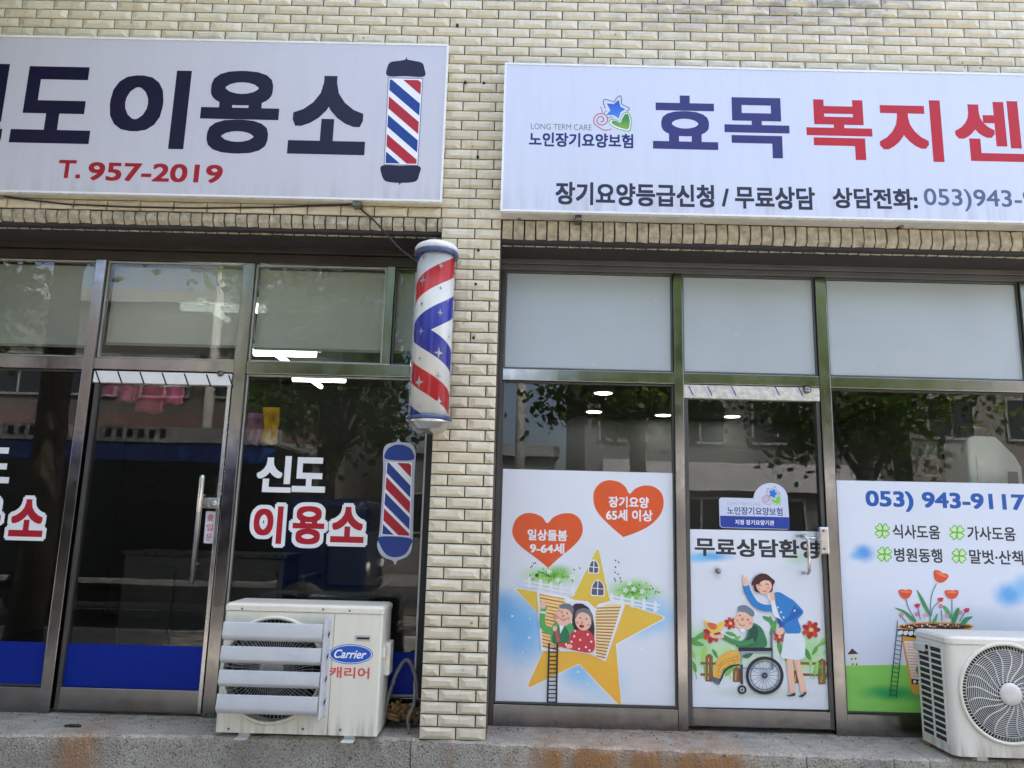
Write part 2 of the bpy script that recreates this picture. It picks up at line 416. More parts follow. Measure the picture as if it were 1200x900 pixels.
n = len(fine); mb.add(vs, [(5*i+k, 5*i+k+1, 5*i+k+6, 5*i+k+5) for i in range(n-1) for k in range(4)], CONC)
o = struct(mb, 'step')
PAVE = plain('pavement_paver', (.24, .23, .21), .9, var=.3, scale=4, bump=.3); ASPH = plain('asphalt', (.055, .055, .057), .85, var=.25, scale=6, bump=.4)
KERB = plain('kerb_stone', (.38, .37, .35), .85, var=.2)
struct(MB().box(-60, 60, -5.6, .2, -.6, -.34, PAVE), 'pavement')
struct(MB().box(-60, 60, -5.78, -5.6, -.6, -.335, KERB), 'kerb')
struct(MB().box(-60, 60, -14.4, -5.78, -.7, -.46, ASPH), 'road')
struct(MB().box(-60, 60, -80, -14.4, -.6, -.34, plain('far_paver', (.16, .155, .15), .9, var=.3, scale=4)), 'far_pavement')
g = MB()
for k in range(-8, 9): g.box(k*6-1.5, k*6+1.5, -10.1, -9.95, -.46, -.456, plain('road_paint', (.75, .74, .7), .6))
struct(g, 'road_marking')
struct(MB().box(-60, 60, -9.0, -7.8, -.6, -.32, KERB).box(-60, 60, -8.85, -7.95, -.5, -.30, plain('planting_soil', (.10, .08, .055), .95, var=.4, bump=.6)), 'median_strip')

# ------------------------------------------------------------------ the brick building
bld = thing('brick_building', 'pale yellow tiled brick shop building with two shopfronts', 'building', (0, .2, 0))
XL0, XL1, XR0, XR1 = -4.6, -.525, -.136, 4.6   # the two openings
PL, ZLT = XL1, 46*RH
mb = MB()
mb.box(-7, XL0, 0, .33, -.34, ZLT, MORTAR); mb.box(XR1, 7, 0, .33, -.34, ZLT, MORTAR)
mb.box(-7, 7, 0, .33, ZLT, 6.4, MORTAR)
def tile(mb, x0, x1, z0, z1):
    t = random.random(); j = .0075
    x0 += j/2; x1 -= j/2; z0 += j/2; z1 -= j/2
    w_, h = x1-x0, z1-z0
    ix, iz = min(.036, w_*.3), h*random.uniform(.24, .34)
    jr = lambda s: random.uniform(-s, s)
    y0, y1, y2 = 0, -.012, -.0245+jr(.004)
    vs = [(x0, y0, z0), (x1, y0, z0), (x1, y0, z1), (x0, y0, z1), (x0, y1, z0), (x1, y1, z0), (x1, y1, z1), (x0, y1, z1)]
    vs += [(x0+ix+jr(.009), y2+jr(.002), z0+iz+jr(.004)), (x1-ix+jr(.009), y2+jr(.002), z0+iz+jr(.004)), (x1-ix+jr(.009), y2+jr(.002), z1-iz+jr(.004)), (x0+ix+jr(.009), y2+jr(.002), z1-iz+jr(.004))]
    fs = []
    for k in range(4):
        q = (k+1) % 4; fs += [(k, q, q+4, k+4), (k+4, q+4, q+8, k+8)]
    fs.append((8, 9, 10, 11)); mb.add(vs, fs, BRICK, tint=t)
def course(mb, k, xa, xb):
    ph = .13 if k % 2 == 0 else .02
    ph += random.uniform(-.003, .003)
    i0 = math.floor((xa-ph)/RW)
    x = ph+i0*RW
    while x < xb:
        a, b = max(x, xa), min(x+RW, xb)
        if b-a > .016: tile(mb, a, b, k*RH, (k+1)*RH)
        x += RW
for k in range(46, 92): course(mb, k, -6, 6)
for k in range(0, 46): course(mb, k, XR1, 6); course(mb, k, -6, XL0)
mb.build('brick_facade', bld)
mb = MB(); mb.box(PL, XR0, 0, .42, -.02, ZLT, MORTAR)
for k in range(46): course(mb, k, PL, XR0)
mb.build('pillar', bld)
def lintel(xa, xb, zb):
    mb = MB(); zt = ZLT-.002; mb.box(xa, xb, .012, .33, zb+.004, zt, plain('soffit_shade', (.035, .032, .03), .9))  # near-black underside colour stands in for the shade under the lintel
    x = xa+.004; s_ = .0735
    while x < xb-.02:
        a, b = x+.005, min(x+s_-.005, xb); j = lambda: random.uniform(-.0035, .0035)
        zs = zb+.052+j()
        vs = []
        for (y, z) in ((.012, zt-.003), (-.012, zt-.006), (-.017, zs+.03), (-.014, zs), (.020, zb+.018), (.075, zb), (.075, zb+.01)):
            vs += [(a+j()*.5, y+j(), z+j()*.7), (b+j()*.5, y+j(), z+j()*.7)]
        mb.add(vs, [(2*i, 2*i+1, 2*i+3, 2*i+2) for i in range(6)]+[(0, 2, 4, 6, 8, 10, 12), (1, 3, 5, 7, 9, 11, 13)], BRICK2, tint=random.uniform(.0, .5))
        x += s_
    return mb.build('lintel', bld)
BRICK2 = plain('soldier_tile', (.45, .40, .30), .55, var=.35, scale=22, bump=.5)
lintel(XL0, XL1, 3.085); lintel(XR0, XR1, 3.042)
BODY = plain('rendered_wall', (.36, .34, .31), .9)
mb = MB(); mb.box(-7, -6.8, .33, 9, -.34, 6.3, BODY); mb.box(6.8, 7, .33, 9, -.34, 6.3, BODY); mb.box(-7, 7, 9, 9.2, -.34, 6.4, BODY); mb.build('outer_wall', bld)
MB().box(-6.8, 6.8, .33, 9, 6.0, 6.3, BODY).build('roof', bld)

# shop rooms behind the glass
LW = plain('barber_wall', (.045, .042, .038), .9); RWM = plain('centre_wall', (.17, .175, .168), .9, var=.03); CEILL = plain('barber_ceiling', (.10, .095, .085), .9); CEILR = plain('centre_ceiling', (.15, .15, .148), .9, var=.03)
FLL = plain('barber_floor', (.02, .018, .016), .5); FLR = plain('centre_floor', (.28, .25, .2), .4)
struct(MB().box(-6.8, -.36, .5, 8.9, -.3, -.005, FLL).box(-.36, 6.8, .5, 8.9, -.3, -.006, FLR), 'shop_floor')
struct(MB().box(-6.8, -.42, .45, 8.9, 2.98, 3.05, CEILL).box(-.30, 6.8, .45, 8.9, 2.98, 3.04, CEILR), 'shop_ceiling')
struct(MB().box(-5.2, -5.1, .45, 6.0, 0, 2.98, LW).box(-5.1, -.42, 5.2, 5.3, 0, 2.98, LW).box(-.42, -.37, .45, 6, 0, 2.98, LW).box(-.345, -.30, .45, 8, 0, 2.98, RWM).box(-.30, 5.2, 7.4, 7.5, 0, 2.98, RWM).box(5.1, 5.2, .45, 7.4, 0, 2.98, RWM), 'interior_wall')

# frames
def frame(name, bars, m, bev=.003):
    mb = MB()
    for b in bars: mb.box(*b, m)
    return mb.build(name, bld, bevel=bev)
frame('shopfront_frame', [(-2.955, -2.882, YF, .42, -.02, 2.975), (-1.925, -1.845, YF, .42, -.02, 2.975), (-.93, -.872, YF+.004, .42, 2.28, 2.975), (XL0, -4.2, YF, .42, -.02, 2.975),
    (-4.2, -2.955, YF+.003, .42, 2.195, 2.28), (-1.845, -.53, YF+.003, .42, 2.195, 2.28), (-2.882, -1.925, YF+.003, .42, 2.20, 2.28), (-4.2, -2.955, YF+.005, .42, -.02, .150), (-1.845, -.53, YF+.005, .42, -.02, .150)], STEEL)
frame('jamb', [(-.60, -.527, YF+.008, .44, -.02, 2.972)], RUBBER, 0)
frame('head_frame', [(XL0, XL1, YF+.012, .44, 2.978, 3.045), (XL0, XL1, YF-.01, .43, 3.05, 3.12)], plain('brown_aluminium', (.055, .046, .037), .4, .3, var=.3, scale=3))
frame('shopfront_frame', [(1.05, 1.112, YF, .42, -.02, 2.972), (2.028, 2.10, YF, .42, -.02, 2.972), (3.43, 3.50, YF, .42, -.02, 2.972), (4.45, XR1, YF, .42, -.02, 2.972),
    (-.108, 1.05, YF+.003, .42, 2.195, 2.272), (1.112, 2.028, YF+.003, .42, 2.20, 2.272), (2.10, 3.43, YF+.003, .42, 2.195, 2.272), (3.50, 4.45, YF+.003, .42, 2.195, 2.272),
    (-.108, 1.05, YF+.005, .42, -.02, .128), (2.10, 3.43, YF+.005, .42, -.02, .128), (3.50, 4.45, YF+.005, .42, -.02, .128)], STEEL)
frame('jamb', [(-.1345, -.108, YF+.006, .44, -.02, 2.972)], ALU_D)
frame('head_frame', [(XR0, XR1, YF+.006, .44, 2.974, 3.012), (XR0, XR1, YF-.012, .44, 3.014, 3.075), (XR0, XR1, YF+.02, .44, 3.078, 3.2)], ALU_L)

def window(x0, x1, z0, z1, glass, bead, blue=False, b=.011):
    mb = MB()
    for q in ((x0, x0+b, z0, z1), (x1-b, x1, z0, z1), (x0+b, x1-b, z0, z0+b), (x0+b, x1-b, z1-b, z1)): mb.box(q[0], q[1], YG-.012, YG+.02, q[2], q[3], bead)
    wd = mb.build('window', bld)
    MB().box(x0+b, x1-b, YG, YG+.006, z0+b, z1-b, glass).build('pane', wd)
    if blue: MB().box(x0+b, x1-b, YG-.0012, YG-.0004, z0+b, .418, BLUEFILM).build('blue_film_strip', wd)
    return wd
BLUEFILM = plain('blue_film', (.004, .022, .26), .5, var=.08, scale=2, spec=.15)
BEADL = plain('pale_bead', (.42, .41, .38), .4, .2)
window(-4.2, -2.958, 2.282, 2.972, GLASS_L, BEADL); window(-2.879, -1.928, 2.282, 2.972, GLASS_L, BEADL)
window(-1.842, -.933, 2.282, 2.972, GLASS_L, BEADL); window(-.869, -.603, 2.282, 2.972, GLASS_L, ALU_D)
window(-4.2, -2.958, .153, 2.192, GLASS_L, ALU_D, True); window(-1.842, -.603, .153, 2.192, GLASS_L, BEADL, True)
window(-.106, 1.047, 2.275, 2.97, GLASS_R, ALU_L); window(1.115, 2.025, 2.275, 2.97, GLASS_R, ALU_L); window(2.103, 3.427, 2.275, 2.97, GLASS_R, ALU_L); window(3.503, 4.447, 2.275, 2.97, GLASS_R, ALU_L)
window(-.106, 1.047, .131, 2.192, GLASS_R, ALU_D); window(2.103, 3.427, .131, 2.192, GLASS_R, ALU_D); window(3.503, 4.447, .131, 2.192, GLASS_R, ALU_D)

def strap(mb, x0, x1, z, y, m, r=.009):
    mb.tube([(x0, y, z), (x1, y, z)], r, m, 8)
# barber shop door
dl = MB(); y0 = YF+.012
dl.box(-2.862, -2.835, y0, .40, .02, 2.19, ALU_D); dl.box(-1.962, -1.938, y0, .40, .02, 2.19, STEELB); dl.box(-2.835, -1.962, y0, .40, .022, .155, STEEL)
dl.box(-2.87, -1.935, y0-.012, .40, 2.108, 2.188, WHITE)
dl = dl.build('door', bld, bevel=.002)
MB().box(-2.835, -1.962, YG, YG+.006, .155, 2.108, GLASS_L).build('pane', dl)
MB().box(-2.835, -1.962, YG-.0012, YG-.0004, .157, .418, BLUEFILM).build('blue_film_strip', dl)
for k in range(7):
    x = 114+k*26; Art(y0-.0125).line([(x-2, 434.2+k*.9), (x+3, 448.5+k*.9)], 1.6, NAVY).build('slash_mark', dl)
h = MB(); p0 = at(236.5, 562, .25); p1 = at(222.5, 684, .25)
h.tube([(p0[0], .255, p0[1]+.03), (p0[0], .255, p0[1]), (p1[0]+.01, .255, p1[1]), (p1[0]+.01, .255, p1[1]-.0)], .017, STEELB, 12)
for z in (p0[1]-.1, p1[1]+.12): h.tube([(p0[0], .255, z), (p0[0], YG, z)], .009, STEELB, 8)
h.build('handle', dl)
q = MB(); a0, b0 = at(238, 583, .34); a1, b1 = at(258, 596, .34); q.box(a0, a1, .315, .352, b1, b0, STEELB)
q.lathe([(.018, .300), (.018, .316)], STEELB, (a1-.03, 0, (b0+b1)/2), 'Y', 16); q.build('lock', dl, bevel=.006)
q = MB(); a0, b0 = at(259, 437, .33); q.lathe([(.006, .31), (.02, .314), (.02, .335)], STEELD, (a0, 0, b0-.006), 'Y', 18); q.build('pivot_cap', dl)
# welfare centre door
dr = MB()
dr.box(1.114, 1.142, y0, .40, .03, 2.19, ALU_D); dr.box(1.998, 2.024, y0, .40, .03, 2.19, ALU_D); dr.box(1.142, 1.998, y0, .40, .033, .135, STEEL)
dr.box(1.114, 2.022, y0-.012, .40, 2.102, 2.192, plain('dirty_white_rail', (.62, .6, .53), .5, var=.25, scale=30))
dr = dr.build('door', bld, bevel=.002)
MB().box(1.142, 1.998, YG, YG+.006, .135, 2.102, GLASS_R).build('pane', dr)
for x in (810, 832, 860, 911, 938): Art(y0-.0125).line([(x-3, 452.5), (x+2.5, 463.5)], 1.3, ink((70, 66, 150))).build('slash_mark', dr)
q = MB(); a0, b0 = at(945, 457, .33); q.lathe([(.008, .30), (.026, .306), (.026, .335)], STEEL, (a0, 0, b0), 'Y', 18); q.build('pivot_cap', dr)
q = MB(); a0, b0 = at(958, 617, .33); a1, b1 = at(971, 650, .33); q.box(a0, a1, .300, .36, b1, b0, STEELB); q.build('lock', dr, bevel=.012)
for kx, ky in ((965, 622), (966, 643)): a1, b1 = at(kx, ky, .3); MB().lathe([(.007, .293), (.007, .302)], STEELD, (a1, 0, b1), 'Y', 12).build('keyhole', dr)
q = MB(); A = at(939, 628, .29); B = at(947, 633, .27); Cc = at(951, 669, .27); D = at(946, 672, .3)
q.tube([(A[0], .36, A[1]), (A[0], .30, A[1]), (A[0]+.02, .275, A[1]+.003), (B[0], .27, B[1]), (Cc[0]-.012, .27, (B[1]+Cc[1])/2), (Cc[0]-.015, .27, Cc[1]), (D[0], .29, D[1]), (D[0]-.005, .36, D[1])], .010, STEELB, 10)
A = at(938, 630, .3); Bq = at(957, 630, .3); q.tube([(A[0], .285, A[1]), (Bq[0], .285, A[1])], .009, STEELB, 10); q.build('handle', dr)
q = MB(); A = at(841.5, 669, .35); q.lathe([(.012, .33), (.017, .336), (.017, .362)], STEEL, (A[0], 0, A[1]), 'Y', 18); q.build('bolt_cap', dr)

# ------------------------------------------------------------------ blinds and film behind the upper panes
BLL = film_mat('roller_blind_cloth', (.86, .85, .80), .15, spots=False)
def blind(x0, x1, z0, label, g):
    t = thing('roller_blind', label, 'blind', ((x0+x1)/2, .44, z0), g)
    MB().box(x0, x1, .44, .442, z0, 2.96, BLL).build('cloth', t); MB().box(x0, x1, .434, .448, z0-.018, z0, plain('blind_bar', (.35, .36, .33), .5)).build('bottom_bar', t)
blind(-4.2, -2.96, 2.385, 'drawn grey roller blind in the upper pane cut off by the left picture edge', 'grey roller blinds in the barber shop')
blind(-2.875, -1.93, 2.41, 'drawn grey roller blind above the barber shop door', 'grey roller blinds in the barber shop')
blind(-1.84, -.935, 2.40, 'drawn grey roller blind in upper pane left of the striped barber pole', 'grey roller blinds in the barber shop')
blind(-.867, -.605, 2.40, 'narrow grey roller blind half hidden behind the striped barber pole', 'grey roller blinds in the barber shop')
FR = film_mat('frosted_film', (.49, .55, .60), .0, .42)
for x0, x1, l in ((-.094, 1.035, 'milky frosted film on upper pane above the star and hearts poster'), (1.127, 2.013, 'milky frosted film on upper pane above the welfare centre door'), (2.115, 3.415, 'milky frosted film on upper pane above the 053 phone number poster'), (3.515, 4.435, 'milky frosted film on upper pane out at the far right')):
    o = MB().box(x0, x1, YG-.0016, YG-.0004, 2.29, 2.955, FR).build('frosted_film'); tag(o, l, 'window film', 'frosted films on the upper panes of the welfare centre')

# ------------------------------------------------------------------ the barber's sign
def signbox(t, x0, x1, z0, z1, yf, face, case, rim):
    MB().box(x0+.006, x1-.006, yf+.012, -.0, z0+.004, z1-.004, case).build('case', t, bevel=.003)
    f = MB()
    for q in ((x0, x1, z1-.013, z1), (x0, x1, z0, z0+.013), (x0, x0+.013, z0+.013, z1-.013), (x1-.013, x1, z0+.013, z1-.013)): f.box(q[0], q[1], yf-.004, yf+.03, q[2], q[3], rim)
    f.build('rim', t)
    MB().box(x0+.013, x1-.013, yf, yf+.011, z0+.013, z1-.013, face).build('face_panel', t)
SL = -.10
t = thing('barber_shop_sign', 'grey white shop sign with big dark 신도이용소 letters and red phone number', 'shop sign', (-2.4, 0, 3.27))
signbox(t, -4.3, -.522, 3.268, 4.392, SL, SIGN_L, CREAM, RIM)
a = Art(SL-.0004)
for ch, x0, yt, yb, x1 in (('신', -82, 74, 163, 8), ('도', 17, 78, 168, 110), ('이', 128, 82, 174, 220), ('용', 235, 83, 180, 327), ('소', 340, 89, 181, 430)): a.text(ch, x0, yt, yb, x1, NAVY, .033)
a.build('lettering', t)
Art(SL-.0004).text('T.', 68, 187.5, 209, 95, ink((160, 26, 40)), .024).build('lettering', t)
Art(SL-.0004).text('957-2019', 103, 191.5, 213, 261, ink((160, 26, 40)), .024).build('phone_number', t)
def pole_emblem(a, T, cap, red, blue, white, outline=None):
    """flat barber pole: cap, slanted stripes, foot; corners in crop coordinates"""
    a.T = T
a = Art(SL-.0004, (280, 0, 2.812)); dk = NAVY
a.blob([(490, 250), (489, 222), (500, 205), (530, 200), (548, 196), (552, 188), (556, 196), (575, 200), (603, 207), (611, 225), (610, 252), (550, 251)], dk)
a.blob([(471, 546), (470, 575), (482, 596), (510, 602), (526, 603), (530, 611), (535, 603), (560, 602), (585, 596), (594, 575), (595, 548), (530, 546)], dk)
q4 = [(491, 256), (607, 258), (590, 545), (478, 543)]
a.poly([(491, 255), (607, 257), (591, 546), (477, 544)], ink((120, 126, 150)))
a.poly([(494, 258), (604, 260), (588, 543), (480, 541)], VW)
def stripe(a, q, u, v0, v1, v2, v3, m):
    # slanted band across the quad: left edge v0..v1, right edge v2..v3 (fractions down the side, clipped)
    (ax, ay), (bx, by), (cx, cy), (dx, dy) = q
    L = lambda v: (ax+(dx-ax)*v, ay+(dy-ay)*v); Rr = lambda v: (bx+(cx-bx)*v, by+(cy-by)*v)
    poly = [(0, v0), (0, v1), (1, v3), (1, v2)]
    def clip(ps, f):
        out = []
        for i in range(len(ps)):
            p, n_ = ps[i], ps[(i+1) % len(ps)]; fp, fn = f(p), f(n_)
            if fp >= 0: out.append(p)
            if (fp >= 0) != (fn >= 0): s_ = fp/(fp-fn); out.append((p[0]+(n_[0]-p[0])*s_, p[1]+(n_[1]-p[1])*s_))
        return out
    poly = clip(clip(poly, lambda p: p[1]), lambda p: 1-p[1])
    if len(poly) < 3: return
    pt = lambda x, v: (L(v)[0]+(Rr(v)[0]-L(v)[0])*x, L(v)[1]+(Rr(v)[1]-L(v)[1])*x)
    a.poly([pt(*p) for p in poly], m)
SB, SRD = ink((20, 62, 140)), ink((176, 30, 48))
qe = [(497, 262), (601, 264), (585, 540), (483, 538)]
for k, (v0, m) in enumerate(((-.27, SRD), (-.02, SB), (.20, SRD), (.42, SB), (.65, SRD), (.86, SB), (1.06, SRD))):
    stripe(a, qe, 0, v0, v0+.145, v0+.30, v0+.445, m)
a.build('barber_pole_emblem', t)
b = MB(); X, Z = at(418, 237, -.06); b.box(X-.02, X+.03, -.09, -.0, 3.235, 3.272, STEELD); b.build('bracket', t)

# ------------------------------------------------------------------ the welfare centre's sign
SRY = -.14
t = thing('welfare_centre_sign', 'bluish white shop sign with navy 효목 and red 복지센터 letters', 'shop sign', (1.8, 0, 3.2))
signbox(t, -.142, 4.2, 3.198, 4.24, SRY, SIGN_R, PALE, RIM)
a = Art(SRY-.0004)
DKB = ink((52, 52, 112))
for ch, x0, yt, yb, x1 in (('효', 765, 112, 175, 841), ('목', 849, 114.5, 185, 925)): a.text(ch, x0, yt, yb, x1, DKB, .026)
a.build('lettering', t)
a = Art(SRY-.0004); RD2 = ink((184, 34, 48))
for ch, x0, yt, yb, x1 in (('복', 945, 117, 187, 1022), ('지', 1030, 117, 189, 1104), ('센', 1119, 118, 189, 1198), ('터', 1210, 119, 191, 1285)): a.text(ch, x0, yt, yb, x1, RD2, .028)
a.build('lettering', t)
DK2 = ink((48, 48, 66))
for body, x0, yt, yb, x1, m, wt in (('장기요양등급신청 / 무료상담', 651, 216, 243, 955, DK2, .03), ('상담전화:', 976, 220.5, 245, 1075, DK2, .03), ('053)943-9117', 1083, 222.5, 248.5, 1262, ink((84, 100, 132)), .012)):
    Art(SRY-.0004).text(body, x0, yt, yb, x1, m, wt).build('lettering', t)
def care_logo(a, k=1.0, sharp=True):
    """emblem of a snail, a star and a heart (drawn in the 610,100 x7.5 crop)"""
    if True:
        nv, b2 = ink((40, 56, 110)), vg1
        a.line([(745, 205), (728, 150), (738, 124), (780, 132), (822, 145), (845, 112), (875, 92), (888, 115), (888, 160), (920, 182), (955, 200), (945, 222), (930, 224)], 7, nv, True)
        a.poly([(862, 128), (880, 190), (922, 210), (880, 235), (862, 290), (820, 262), (752, 262), (790, 220), (757, 158), (820, 165)], b2, 6)
        cr = ink((178, 66, 84))
        a.line([(700, 188), (716, 212), (714, 240)], 6, cr, True); a.line([(762, 220), (742, 232), (730, 250)], 6, cr, True)
        pts = [(704+(90-i*2.15)*math.cos(R(100+i*21))*(.85 if i else .9)+(10-i*.2), 305+(70-i*1.6)*math.sin(R(100+i*21))) for i in range(36)]
        a.line([(800, 384), (760, 394), (720, 388)]+pts[2:], 8, cr, True)
        a.line([(768, 290), (790, 278), (816, 284)], 6, cr, True)
        a.blob([(775, 330), (790, 300), (830, 300), (868, 315), (885, 270), (915, 236), (950, 240), (972, 280), (976, 340), (960, 404), (900, 398), (830, 375)], ink((110, 170, 110)))
        a.blob([(783, 330), (795, 308), (828, 306), (870, 322), (890, 275), (918, 244), (946, 248), (964, 285), (968, 340), (952, 396), (900, 390), (832, 368)], VW)
        a.blob([(800, 330), (812, 312), (835, 312), (876, 328), (898, 282), (922, 252), (945, 256), (957, 290), (960, 338), (945, 386), (900, 380), (842, 360)], vg2)
vg1 = vgrad('star_print', 3.98, 3.82, (40, 70, 190), (60, 150, 230)); vg2 = vgrad('heart_print', 3.85, 3.75, (60, 140, 60), (150, 190, 60))
a = Art(SRY-.0004, (610, 100, 7.5)); care_logo(a); a.build('emblem', t)
Art(SRY-.0004, (610, 100, 7.5)).text('LONG TERM CARE', 92, 340, 391, 624, ink((90, 100, 100)), -.008).build('lettering', t)
Art(SRY-.0004, (610, 100, 7.5)).text('노인장기요양보험', 75, 418, 545, 990, ink((40, 38, 110)), .028).build('lettering', t)
for x, y in ((608.5, 256.5), (822, 262), (1010, 266)):
    X, Yy = atz(x, y, 3.202); MB().lathe([(.011, 3.192), (.011, 3.204)], STEELD, (X, Yy, 0), 'Z', 12).build('screw', t)
for x0, y0_, x1, y1_ in ((1051, 267.5, 1058, 264), (1172, 277, 1190, 271)):
    A = atz(x0, y0_, 3.2); B = atz(x1, y1_, 3.2); MB().tube([(A[0], A[1], 3.196), (B[0], B[1], 3.196)], .010, STEELD, 6).build('drain_tab', t)
b = MB(); A = at(677, 262, -.05); b.box(A[0]-.02, A[0]+.02, -.10, -.0, 3.165, 3.2, STEELD); b.build('bracket', t)
#%%SPLIT2
# ------------------------------------------------------------------ the barber pole on the pillar
PY = -.17
px0 = lambda y: at(506.5, y, PY)
PX, PZM = at(507.5, 388, PY); PZT = at(510, 293, PY-.12)[1]; PZB = at(505, 487, PY-.12)[1]
pole = thing('barber_pole', 'red white and blue striped barber pole hung on the brick pillar', 'barber pole', (PX, PY, PZB-.12))
m = N('barber_stripes'); sx = m.n('SeparateXYZ'); m.l(m.pos(), sx.inputs[0])
dx = m.math('SUBTRACT', sx.outputs[0], PX); dy = m.math('SUBTRACT', PY, sx.outputs[1]); th = m.math('ARCTAN2', dx, dy)
dz = m.math('ABSOLUTE', m.math('SUBTRACT', sx.outputs[2], at(507, 386.7, PY-.11)[1]))
v = m.math('SUBTRACT', dz, m.math('MULTIPLY', th, .0695)); v = m.math('DIVIDE', m.math('MODULO', m.math('ADD', v, .53+.133), .53), .53)
rp = m.n('ValToRGB'); rp.color_ramp.interpolation = 'CONSTANT'; e = rp.color_ramp.elements
cols = [(0, (.82, .82, .78)), (.25, (.022, .03, .34)), (.516, (.82, .82, .78)), (.75, (.60, .016, .022))]
while len(e) < 4: e.new(.5)
for k, (p_, c) in enumerate(cols): e[k].position = p_; e[k].color = (*c, 1)
m.l(v, rp.inputs[0]); m.color(rp.outputs[0]); m.rough(.35)
RCYL, RGL = .116, .130
MB().lathe([(RCYL, PZB), (RCYL, PZT)], m.m, (PX, PY, 0), 'Z', 64).build('striped_cylinder', pole)
st = MB(); SILV = plain('silver_print', (.42, .42, .45), .3, .3)
for x, y, r_ in ((130, 112, 9), (127, 210, 19), (205, 150, 12), (203, 245, 9), (123, 308, 11), (201, 348, 13), (120, 425, 14), (195, 517, 19), (115, 540, 10), (193, 615, 15), (112, 640, 22), (195, 720, 14), (113, 745, 11), (232, 288, 9), (236, 440, 9)):
    X, Z = at(460+x/3.6, 270+y/3.6, PY-.1); th0 = math.asin(max(-.93, min(.93, (X-PX)/RCYL))); rr = r_/560
    P = []
    for k in range(8):
        q = rr*(1 if k % 2 == 0 else .33); a_ = math.pi/4*k; tt = th0+q*.8*math.sin(a_)/RCYL
        P.append((PX+(RCYL+.001)*math.sin(tt), PY-(RCYL+.001)*math.cos(tt), Z+q*1.15*math.cos(a_)))
    P.append((PX+(RCYL+.001)*math.sin(th0), PY-(RCYL+.001)*math.cos(th0), Z))
    st2 = MB(); st2.add(P, [(8, k, (k+1) % 8) for k in range(8)], SILV); st2.build('star_print', pole)
MB().lathe([(RGL, PZB), (RGL, PZT)], glass_mat('pole_glass', (.98, .98, .98), .4), (PX, PY, 0), 'Z', 64, cap=False).build('glass_tube', pole)
DBL = plain('pole_band_blue', (.05, .075, .17), .3); CHR = plain('pole_metal', (.55, .55, .54), .22, .85)
MB().lathe([(RGL-.01, PZT-.008), (RGL+.006, PZT-.008), (RGL+.008, PZT), (RGL+.008, PZT+.018), (RGL+.004, PZT+.024), (RGL-.01, PZT+.024)], DBL, (PX, PY, 0), 'Z', 64).build('band', pole)
MB().lathe([(RGL+.004, PZT+.024), (RGL+.006, PZT+.045), (RGL-.005, PZT+.062), (.09, PZT+.082), (.03, PZT+.09)], plain('pole_cap_white', (.74, .74, .73), .25), (PX, PY, 0), 'Z', 64).build('cap', pole)
MB().lathe([(RGL-.01, PZB-.016), (RGL+.007, PZB-.016), (RGL+.008, PZB+.006), (RGL-.01, PZB+.008)], DBL, (PX, PY, 0), 'Z', 64).build('band', pole)
pr = [(RGL+.005, PZB-.016), (RGL+.007, PZB-.030)]
for k, (r_, d) in enumerate(((.128, .038), (.118, .052), (.112, .056), (.102, .070), (.096, .073), (.080, .083), (.05, .09), (.01, .092))): pr.append((r_, PZB-.0-d))
MB().lathe(pr, CHR, (PX, PY, 0), 'Z', 64).build('base_dome', pole)
b = MB(); b.box(PX-.02, PX+.02, PY+.13, .0, PZT-.03, PZT-.005, STEELD); b.box(PX-.02, PX+.02, PY+.13, .0, PZB+.02, PZB+.045, STEELD); b.box(PX-.03, PX+.03, -.012, .012, PZB, PZT, STEELD)
b.build('wall_bracket', pole)

# cables under the barber's sign
BLK = plain('cable_black', (.02, .02, .02), .5)
pts = [(*at(x, y, -.035)[:1], -.035, at(x, y, -.035)[1]) for x, y in ((414, 236), (425, 247), (440, 260), (456, 278), (470, 293))]+[(PX-.10, -.05, PZT-.02), (PX-.05, -.06, PZT)]
tag(MB().tube(pts, .0065, BLK, 6).build('power_cable'), 'black cable slanting from the barber shop sign down to the striped pole', 'cable')
pts = []
for x, y in ((-60, 224), (0, 229), (30, 234), (80, 239.5), (150, 242.5), (230, 244), (320, 243), (405, 240), (418, 238)):
    X, Z = at(x, y, -.03); pts.append((X, -.03, Z))
tag(MB().tube(pts, .006, BLK, 6).build('power_cable'), 'black cable drooping along the wall under the barber shop sign', 'cable')

